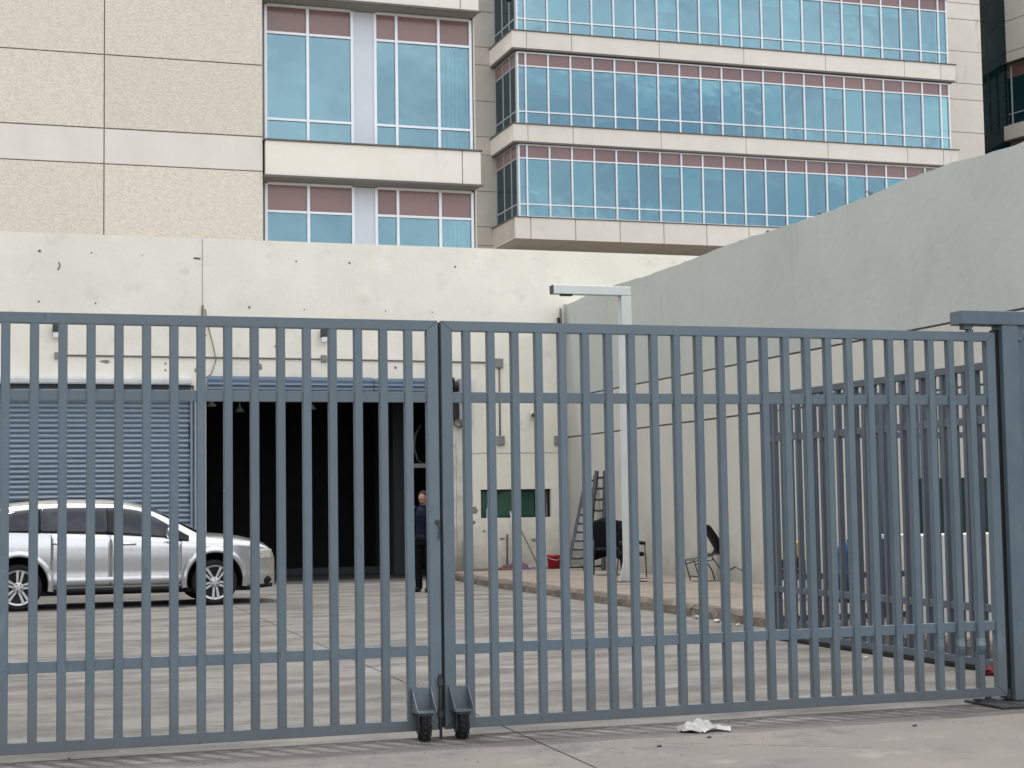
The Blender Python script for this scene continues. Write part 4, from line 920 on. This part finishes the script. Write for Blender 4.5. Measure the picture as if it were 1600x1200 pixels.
    for x, y in ((4.33, 9.42), (5.75, 9.35), (3.9, 9.2)):
        bm = bmesh.new(); ball(bm, (0, 0, .006), (.018, .012, .008), 7, 5); o = bm_obj('pebble', bm, M_dgrey, loc=(x, y, 0)); tag(o, {4.33: 'tiny dark pebble just below the white plastic bag', 5.75: 'tiny dark pebble on the street, right of the plastic bag', 3.9: 'tiny dark pebble on the street, left of the plastic bag'}[x], 'pebble', 'pebbles on the street')
build_clutter()
def build_grit():
    bm = bmesh.new()
    for k in range(900):
        x = random.uniform(-1.5, 9); y = random.choice((random.gauss(9.8, .18), random.uniform(8.6, 12.5), random.uniform(8.6, 10.2)))
        r = random.uniform(.0015, .006)*(1.6 if random.random() < .04 else 1)
        v = [bm.verts.new((x+r*math.cos(a)*random.uniform(.6, 1.3), y+r*math.sin(a)*random.uniform(.6, 1.3), .001)) for a in (0, 1.6, 3.1, 4.6)]
        tp = bm.verts.new((x, y, r*random.uniform(.7, 1.3)))
        for i in range(4): bm.faces.new((v[i], v[(i+1) % 4], tp))
    o = bm_obj('grit', bm, mat('street_grit', (.14, .13, .115), (.04, .036, .032), 30, rough=.95)); o['kind'] = 'stuff'
    o['label'] = 'loose grit and sand scattered over the concrete round the gate'; o['category'] = 'grit'
build_grit()

# ------------------------------------------------------------------ car
def lerp_tab(tab, x):
    if x <= tab[0][0]: return tab[0][1]
    for (a, b), (c, d) in zip(tab, tab[1:]):
        if x <= c:
            t = (x-a)/(c-a); return b+(d-b)*t
    return tab[-1][1]
def smooth_tab(tab):
    """Catmull-Rom style resampled table"""
    def f(x):
        if x <= tab[0][0]: return tab[0][1]
        if x >= tab[-1][0]: return tab[-1][1]
        for i in range(len(tab)-1):
            if x <= tab[i+1][0]:
                x0, y0 = tab[i]; x1, y1 = tab[i+1]
                m0 = (tab[i+1][1]-tab[i-1][1])/(tab[i+1][0]-tab[i-1][0]) if i > 0 else (y1-y0)/(x1-x0)
                m1 = (tab[i+2][1]-y0)/(tab[i+2][0]-x0) if i+2 < len(tab) else (y1-y0)/(x1-x0)
                h = x1-x0; t = (x-x0)/h
                return (2*t**3-3*t**2+1)*y0+(t**3-2*t**2+t)*h*m0+(-2*t**3+3*t**2)*y1+(t**3-t**2)*h*m1
    return f
def build_car():
    t = thing('parked_car', 'silver family car parked in front of the closed shutter', 'car', (2.0, 26.27, 0))
    # local x = world X - 2 ; side towards the camera is -y
    RW, FW, WR = -1.45, 1.44, .345
    T = smooth_tab([(-2.44, .85), (-2.42, 1.08), (-2.30, 1.30), (-2.05, 1.55), (-1.6, 1.61), (-1.2, 1.645), (-.8, 1.66), (-.35, 1.655), (-.1, 1.645), (.08, 1.625), (.35, 1.565), (.52, 1.51), (.78, 1.385), (1.16, 1.175), (1.32, 1.105), (1.55, 1.085), (1.85, 1.05), (2.10, .99), (2.26, .935), (2.36, .86), (2.405, .74)])
    B = lambda x: .27+max(0, (x-2.0))*.06+max(0, -x-2.0)*.2
    belt = smooth_tab([(-2.5, 1.16), (-1.6, 1.145), (-.77, 1.115), (-.1, 1.085), (.31, 1.055), (.75, 1.02), (1.2, .99), (2.4, .9)])
    def plan(x):
        a = max(0, (x-1.55)/.87); b = max(0, (-x-1.6)/.86)
        return 1-.30*a**2.6-.16*b**3
    def W(x, z):
        """half width of the body side at height z"""
        bz = belt(x)
        lower = [(.2, .86), (.30, .90), (.36, .905), (.40, .925), (.47, .925), (.50, .915), (.75, .93), (.95, .925)]
        if z < .95: w_ = lerp_tab(lower, z)
        elif z < bz: w_ = .925+(.885-.925)*((z-.95)/max(.02, bz-.95))**1.5
        else: w_ = .885-(z-bz)*.40-(z-bz)**2*.10
        return w_*plan(x)
    xs = sorted(set([-2.44, -2.43, -2.40, -2.34, -2.25]+[round(-2.15+.09*k, 3) for k in range(50)]+[2.28, 2.33, 2.37, 2.40]))
    xs = [x for x in xs if -2.44 <= x <= 2.40]
    bm = bmesh.new(); rings = []
    NS, NT = 16, 8
    for x in xs:
        b0, tz = B(x), T(x); ez = tz-min(.075, (tz-b0)*.2); we = W(x, ez)-.02
        half = []
        half.append((W(x, b0)*.80, b0-.02))
        for k in range(NS+1):
            z = b0+(ez-b0)*k/NS; half.append((W(x, z)-(.02 if k == NS else 0), z))
        for k in range(1, NT+1):
            f = k/NT; y = we*(1-f); half.append((y, ez+(tz-ez)*(1-(1-f)**2.6)))
        ring = [bm.verts.new((x, -y, z)) for y, z in half]+[bm.verts.new((x, y, z)) for y, z in reversed(half[:-1])]
        rings.append(ring)
    for a, b in zip(rings, rings[1:]):
        n = len(a)
        for k in range(n): bm.faces.new((a[k], a[(k+1) % n], b[(k+1) % n], b[k]))
    bm.faces.new(rings[0]); bm.faces.new(rings[-1][::-1])
    body = bm_obj('body', bm, M_paint, t, True)
    # cut the wheel arches
    cut = []
    for wx in (RW, FW):
        cb = bmesh.new(); lathe(cb, (wx, 0, WR+.03), [(.425, -1.2), (.425, -.55)], 'Y', 36); lathe(cb, (wx, 0, WR+.03), [(.425, .55), (.425, 1.2)], 'Y', 36)
        c = bm_obj('cutter', cb, M_trim, t); md = body.modifiers.new('b', 'BOOLEAN'); md.operation = 'DIFFERENCE'; md.object = c; md.solver = 'EXACT'; cut.append(c)
    dg = bpy.context.evaluated_depsgraph_get(); dg.update()
    me = bpy.data.meshes.new_from_object(body.evaluated_get(dg)); body.modifiers.clear(); body.data = me
    for c in cut: bpy.data.objects.remove(c)
    me.materials.clear(); me.materials.append(M_paint); me.materials.append(M_trim)
    for p in me.polygons:
        c = p.center; p.use_smooth = True
        inarch = any(abs(math.hypot(c.x-wx, c.z-(WR+.03))) < .43 for wx in (RW, FW)) and abs(c.y) < .93
        p.material_index = 1 if (inarch and abs(p.normal.y) < .5) or (inarch and abs(c.y) < .7) or (c.z < .26) else 0
    # surface patches
    def side_patch(name, fz0, fz1, x0, x1, off, m, nx=24, nz=8, sgn=-1, thick=.012, par=t, wfun=None):
        bm = bmesh.new(); g = []
        for i in range(nx+1):
            col = []
            x = x0+(x1-x0)*i/nx
            a, b = fz0(x), fz1(x)
            for j in range(nz+1):
                z = a+(b-a)*j/nz; col.append(bm.verts.new((x, sgn*(W(x, z)+off), z)))
            g.append(col)
        for i in range(nx):
            for j in range(nz):
                bm.faces.new((g[i][j], g[i+1][j], g[i+1][j+1], g[i][j+1]))
        bd = [e for e in bm.edges if e.is_boundary]
        r_ = bmesh.ops.extrude_edge_only(bm, edges=bd)
        for v in [q for q in r_['geom'] if isinstance(q, bmesh.types.BMVert)]: v.co.y -= sgn*thick
        bmesh.ops.remove_doubles(bm, verts=bm.verts, dist=.0005)
        o = bm_obj(name, bm, m, par, True); return o
    wtop = smooth_tab([(-2.2, 1.18), (-2.0, 1.30), (-1.75, 1.41), (-1.5, 1.475), (-1.17, 1.505), (-.77, 1.515), (-.1, 1.505), (.07, 1.495), (.33, 1.45), (.52, 1.37), (.73, 1.25), (1.03, 1.075), (1.10, 1.04)])
    for s in (-1, 1):
        bt = lambda x: belt(x)+.015
        side_patch('side_window', bt, wtop, -2.12, -1.18, .004, M_carglass, 20, 6, s)
        side_patch('side_window', bt, wtop, -1.15, -.16, .004, M_carglass, 20, 6, s)
        side_patch('side_window', bt, wtop, -.05, .80, .004, M_carglass, 20, 6, s)
        side_patch('window_pillar', lambda x: belt(x)+.012, wtop, -.162, -.048, .006, M_trim, 4, 6, s); side_patch('window_pillar', lambda x: belt(x)+.012, wtop, -1.182, -1.148, .006, M_trim, 2, 6, s)
        side_patch('mirror_triangle', lambda x: belt(x)-.02, lambda x: max(belt(x)-.015, wtop(x)), .80, 1.05, .005, M_trim, 8, 4, s)
        # doors, standing proud with a dark gap between them
        side_patch('door', lambda x: .335+max(0, (1.02+x)*-.0) + (0 if x > -.98 else 0), lambda x: belt(x)-.006, -.98, -.1215, .004, M_paint, 20, 12, s)
        side_patch('door', lambda x: .335, lambda x: belt(x)-.006, -.1185, .93, .004, M_paint, 24, 12, s)
        side_patch('door_gap', lambda x: .33, lambda x: belt(x)-.01, -.1235, -.1165, .002, M_trim, 1, 12, s); side_patch('door_gap', lambda x: .33, lambda x: belt(x)-.01, .93, .936, .003, M_trim, 1, 12, s); side_patch('door_gap', lambda x: .45, lambda x: belt(x)-.01, -.988, -.981, .003, M_trim, 1, 12, s)
        side_patch('door_strip', lambda x: .40, lambda x: .47, -.95, .92, .016, mat('bright_strip', (.72, .73, .74), rough=.25, metal=.3), 12, 2, s)
        side_patch('sill', lambda x: .22, lambda x: .30, -1.0, 1.0, .004, M_trim, 12, 2, s)
        # wheel arch flares
        for wx in (RW, FW):
            bm = bmesh.new(); n = 28; rr = []
            for k in range(n+1):
                a = R(-12)+R(204)*k/n; cx, cz = math.cos(a), math.sin(a); sec = []
                for r_, oy in ((.424, -.03), (.426, .020), (.445, .030), (.49, .022), (.515, .002), (.52, -.02)):
                    x, z = wx+cx*r_, WR+.03+cz*r_; sec.append(bm.verts.new((x, s*(W(x, max(z, .3))+oy), z)))
                rr.append(sec)
            for a, b in zip(rr, rr[1:]):
                for k in range(5): bm.faces.new((a[k], a[k+1], b[k+1], b[k]))
            bm_obj('wheel_arch', bm, M_paint, t, True)
        for x in (-.90, -.16+.30*0 + .03):
            pass
        for x in (-1.02+.05, .05):
            z = .985 if x < -.5 else .955
            bm = bmesh.new(); tube(bm, [(x, s*(W(x, z)+.01), z), (x+.02, s*(W(x, z)+.045), z+.004), (x+.18, s*(W(x+.18, z)+.045), z+.004), (x+.20, s*(W(x+.2, z)+.01), z)], [(.012, .016)]*4, 8); bm_obj('door_handle', bm, M_paint, t, True)
        # mirror
        bm = bmesh.new(); ball(bm, (.76, s*1.04, 1.115), (.075, .12, .088), 16, 10); tube(bm, [(.86, s*.90, 1.04), (.80, s*1.0, 1.07)], .025, 8); bm_obj('wing_mirror', bm, M_paint, t, True)
        # roof rail
        bm = bmesh.new(); pts = [(x, s*(W(x, T(x)-.075)-.045), T(x)-.035+(.035 if -1.75 < x < .05 else 0)) for x in [-1.85+.16*k for k in range(13)]]; tube(bm, pts, .014, 8); bm_obj('roof_rail', bm, M_trim, t, True)
        # headlight and fog light
        side_patch('headlight', lambda x: .69-(x-1.95)*.02, lambda x: .83+.02*(2.3-x)-max(0, 2.05-x)*.35, 1.97, 2.34, .008, M_lamp, 14, 6, s)
        bm = bmesh.new(); ball(bm, (2.25, s*(W(2.25, .36)-.005), .36), (.085, .03, .065), 14, 8); bm_obj('fog_lamp', bm, M_trim, t, True)
        side_patch('bumper_trim', lambda x: .225+.06*(x-2), lambda x: .275+.06*(x-2), 1.88, 2.36, .005, M_trim, 8, 2, s)
    # windscreen and rear glass on the crown
    def crown_patch(name, x0, x1, fr, m, nx=14, ny=16):
        bm = bmesh.new(); g = []
        for i in range(nx+1):
            x = x0+(x1-x0)*i/nx; tz = T(x); ez = tz-min(.075, (tz-B(x))*.2); we = W(x, ez)-.02; col = []
            for j in range(ny+1):
                y = (j/ny*2-1)*we*fr; f = 1-abs(y)/we; col.append(bm.verts.new((x+.004, y, ez+(tz-ez)*(1-(1-f)**2.6)+.007)))
            g.append(col)
        for i in range(nx):
            for j in range(ny): bm.faces.new((g[i][j], g[i+1][j], g[i+1][j+1], g[i][j+1]))
        return bm_obj(name, bm, m, t, True)
    crown_patch('windscreen', .50, 1.27, .93, M_carglass); crown_patch('rear_window', -2.38, -2.10, .86, M_carglass)
    # grille and badge bar on the nose, plates, bumper valance
    bm = bmesh.new(); box(bm, 2.36, 2.415, -.42, .42, .60, .80, .015); bm_obj('grille', bm, M_trim, t)
    for z in (.66, .73): boxo('grille_bar', 2.41, 2.425, -.40, .40, z-.01, z+.01, M_chrome, t)
    boxo('number_plate', 2.403, 2.412, -.2, .2, .42, .52, M_white, t); boxo('underbody', -2.1, 2.1, -.72, .72, .20, .27, M_trim, t)
    bm = bmesh.new(); tube(bm, [(-2.3, -.5, .3), (-2.2, -.5, .3)], .03, 8); bm_obj('exhaust', bm, M_dgrey, t)
    for s in (-1, 1): side_patch('tail_light', lambda x: .85, lambda x: 1.1, -2.42, -2.22, .006, mat('tail_lamp', (.35, .01, .01), rough=.15), 6, 4, s)
    # wheels
    def wheel(wx, s):
        wv = bpy.data.objects.new('wheel', None); COL.objects.link(wv); wv.parent = t; wv.location = (wx, s*.905, WR); wv.rotation_euler = (0, R(random.uniform(0, 70)), 0 if s < 0 else PI)
        bm = bmesh.new(); lathe(bm, (0, 0, 0), [(.245, .02), (.262, .0), (.285, -.012), (.325, -.006), (.342, .02), (.345, .06), (.345, .17), (.335, .21), (.25, .22)], 'Y', 44); bm_obj('tyre', bm, M_tyre, wv, True)
        bm = bmesh.new(); lathe(bm, (0, 0, 0), [(.262, -.004), (.25, .0), (.235, .012), (.228, .05), (.225, .18)], 'Y', 44)
        for f in list(bm.faces):
            if len(f.verts) > 4: bm.faces.remove(f)
        for k in range(5):
            a = 2*PI*k/5+.3
            for d in (-1, 1):
                o1, o2 = .075, .15
                a1 = a+d*.16; ca, sa = math.cos(a), math.sin(a); nx_, nz_ = -sa, ca
                def pt(r_, w_, y): return (ca*r_+nx_*w_, y, sa*r_+nz_*w_)
                p = [pt(.05, d*.006, .004), pt(.05, d*.034, .004), pt(.243, d*.062, -.0), pt(.243, d*.018, -.0)]
                q = [(x, y+.03, z) for x, y, z in p]
                A = [bm.verts.new(v) for v in p]; Bq = [bm.verts.new(v) for v in q]
                bm.faces.new(A); bm.faces.new(Bq[::-1])
                for i in range(4): bm.faces.new((A[i], Bq[i], Bq[(i+1) % 4], A[(i+1) % 4]))
        lathe(bm, (0, 0, 0), [(.078, .034), (.078, .004), (.066, -.004), (.03, -.010), (.0, -.010)], 'Y', 24)
        bm_obj('rim', bm, M_rim, wv)
        bm = bmesh.new(); lathe(bm, (0, 0, 0), [(.222, .10), (.0, .10)], 'Y', 30)
        for k in range(5):
            a = 2*PI*k/5+.3+PI/5; lathe(bm, (math.cos(a)*.053, -.004, math.sin(a)*.053), [(.011, .008), (.011, -.006)], 'Y', 8)
        bm_obj('brake_and_nuts', bm, M_trim, wv)
    for wx in (RW, FW):
        for s in (-1, 1): wheel(wx, s)
build_car()

# ------------------------------------------------------------------ person
def remeshed(name, build, m, parent, voxel=.011, smooth_it=4):
    bm = bmesh.new(); build(bm); o = bm_obj(name, bm, m, parent, True)
    md = o.modifiers.new('r', 'REMESH'); md.mode = 'VOXEL'; md.voxel_size = voxel; md.use_smooth_shade = True
    sm = o.modifiers.new('s', 'SMOOTH'); sm.iterations = smooth_it; sm.factor = .5
    dg = bpy.context.evaluated_depsgraph_get(); dg.update()
    me = bpy.data.meshes.new_from_object(o.evaluated_get(dg)); o.modifiers.clear(); o.data = me
    for p in me.polygons: p.use_smooth = True
    return o
def build_person():
    # local: faces -y
    t = thing('person', 'person in a navy uniform jacket and black trousers standing at the doorway', 'person', (7.215, 27.1, 0), R(-38))
    def arm(s, r0=0):
        return [(s*.185, .01, 1.41), (s*.235, .015, 1.27), (s*.25, .02, 1.12), (s*.255, -.005, .98), (s*.255, -.04, .86)]
    def body(bm):
        ball(bm, (0, -.005, 1.60), (.074, .092, .108), 20, 14); ball(bm, (0, -.035, 1.545), (.055, .06, .055), 14, 10)   # skull, jaw
        ball(bm, (0, -.098, 1.585), (.013, .018, .022), 8, 6)      # nose
        ball(bm, (0, -.088, 1.545), (.026, .010, .008), 8, 6)      # lips
        for s in (-1, 1): ball(bm, (s*.076, .005, 1.588), (.012, .022, .032), 8, 6); ball(bm, (s*.03, -.085, 1.625), (.022, .012, .007), 8, 6)
        tube(bm, [(0, .01, 1.40), (0, .0, 1.55)], .056, 14)
        tube(bm, [(0, .0, .95), (0, 0, 1.15), (0, 0, 1.35), (0, 0, 1.42)], [(.14, .09), (.13, .09), (.16, .10), (.09, .07)], 16)
        for s in (-1, 1):
            a = arm(s); tube(bm, a, [.05, .042, .036, .032, .026], 10)
            # palm and five fingers, slightly curled
            ball(bm, (s*.262, -.052, .80), (.018, .040, .050), 12, 8)
            for k, (dy, L_) in enumerate(((-.030, .070), (-.010, .080), (.010, .074), (.028, .058))):
                y = -.055+dy; tube(bm, [(s*.262, y, .765), (s*.259, y-.004, .765-L_*.55), (s*.248, y-.006, .765-L_)], [.0095, .009, .008], 8)
            tube(bm, [(s*.258, -.082, .825), (s*.250, -.102, .79), (s*.246, -.106, .755)], [.012, .011, .009], 8)
            tube(bm, [(s*.09, 0, .92), (s*.095, 0, .5), (s*.10, .01, .10)], [.07, .05, .035], 10)
            ball(bm, (s*.105, -.03, .05), (.035, .09, .035), 10, 8)
    remeshed('body', body, M_skin, t, .0065, 2)
    def hair(bm):
        ball(bm, (0, .018, 1.65), (.082, .096, .075), 20, 14); ball(bm, (0, .045, 1.60), (.079, .065, .08), 16, 10)
        for s in (-1, 1): ball(bm, (s*.068, .0, 1.625), (.014, .03, .035), 8, 6)
    def hair2(bm):
        hair(bm)
    h = remeshed('hair', hair2, M_hair, t, .008, 2)
    def jacket(bm):
        tube(bm, [(0, .0, .88), (0, 0, .98), (0, .0, 1.12), (0, 0, 1.30), (0, 0, 1.39), (0, .005, 1.455)], [(.185, .125), (.18, .12), (.175, .118), (.195, .13), (.165, .105), (.075, .07)], 22)
        for s in (-1, 1):
            a = [(s*.13, .005, 1.385)]+arm(s); tube(bm, a, [.075, .072, .066, .058, .052, .043], 14)
        tube(bm, [(0, .005, 1.44), (0, .0, 1.485)], [(.075, .07), (.066, .066)], 16)
    remeshed('jacket', jacket, M_navy, t, .012, 3)
    def trousers(bm):
        tube(bm, [(0, 0, .80), (0, 0, .98)], [(.165, .115), (.165, .115)], 18)
        for s in (-1, 1):
            tube(bm, [(s*.085, 0, .90), (s*.09, -.005, .70), (s*.095, -.01, .48), (s*.10, .01, .28), (s*.10, .015, .06)], [.092, .088, .070, .062, .064], 14)
    remeshed('trousers', trousers, M_trous, t, .012, 3)
    for s in (-1, 1):
        bm = bmesh.new(); ball(bm, (s*.105, -.06, .045), (.048, .125, .045), 16, 10); ball(bm, (s*.105, .035, .06), (.045, .055, .06), 12, 8)
        for v in bm.verts: v.co.z = max(v.co.z, .002)
        bm_obj('shoe', bm, M_black, t, True)
    bm = bmesh.new(); ball(bm, (-.30, -.02, 1.27), (.012, .028, .034), 10, 8); bm_obj('shoulder_patch', bm, M_patch, t, True)
    bm = bmesh.new(); tube(bm, [(0, .0, .935), (0, 0, .975)], [(.188, .128), (.188, .128)], 22); bm_obj('belt', bm, M_black, t)
    for s in (-1, 1):
        bm = bmesh.new(); ball(bm, (s*.03, -.092, 1.607), (.012, .006, .006), 8, 6); bm_obj('eye', bm, M_white, t)
build_person()
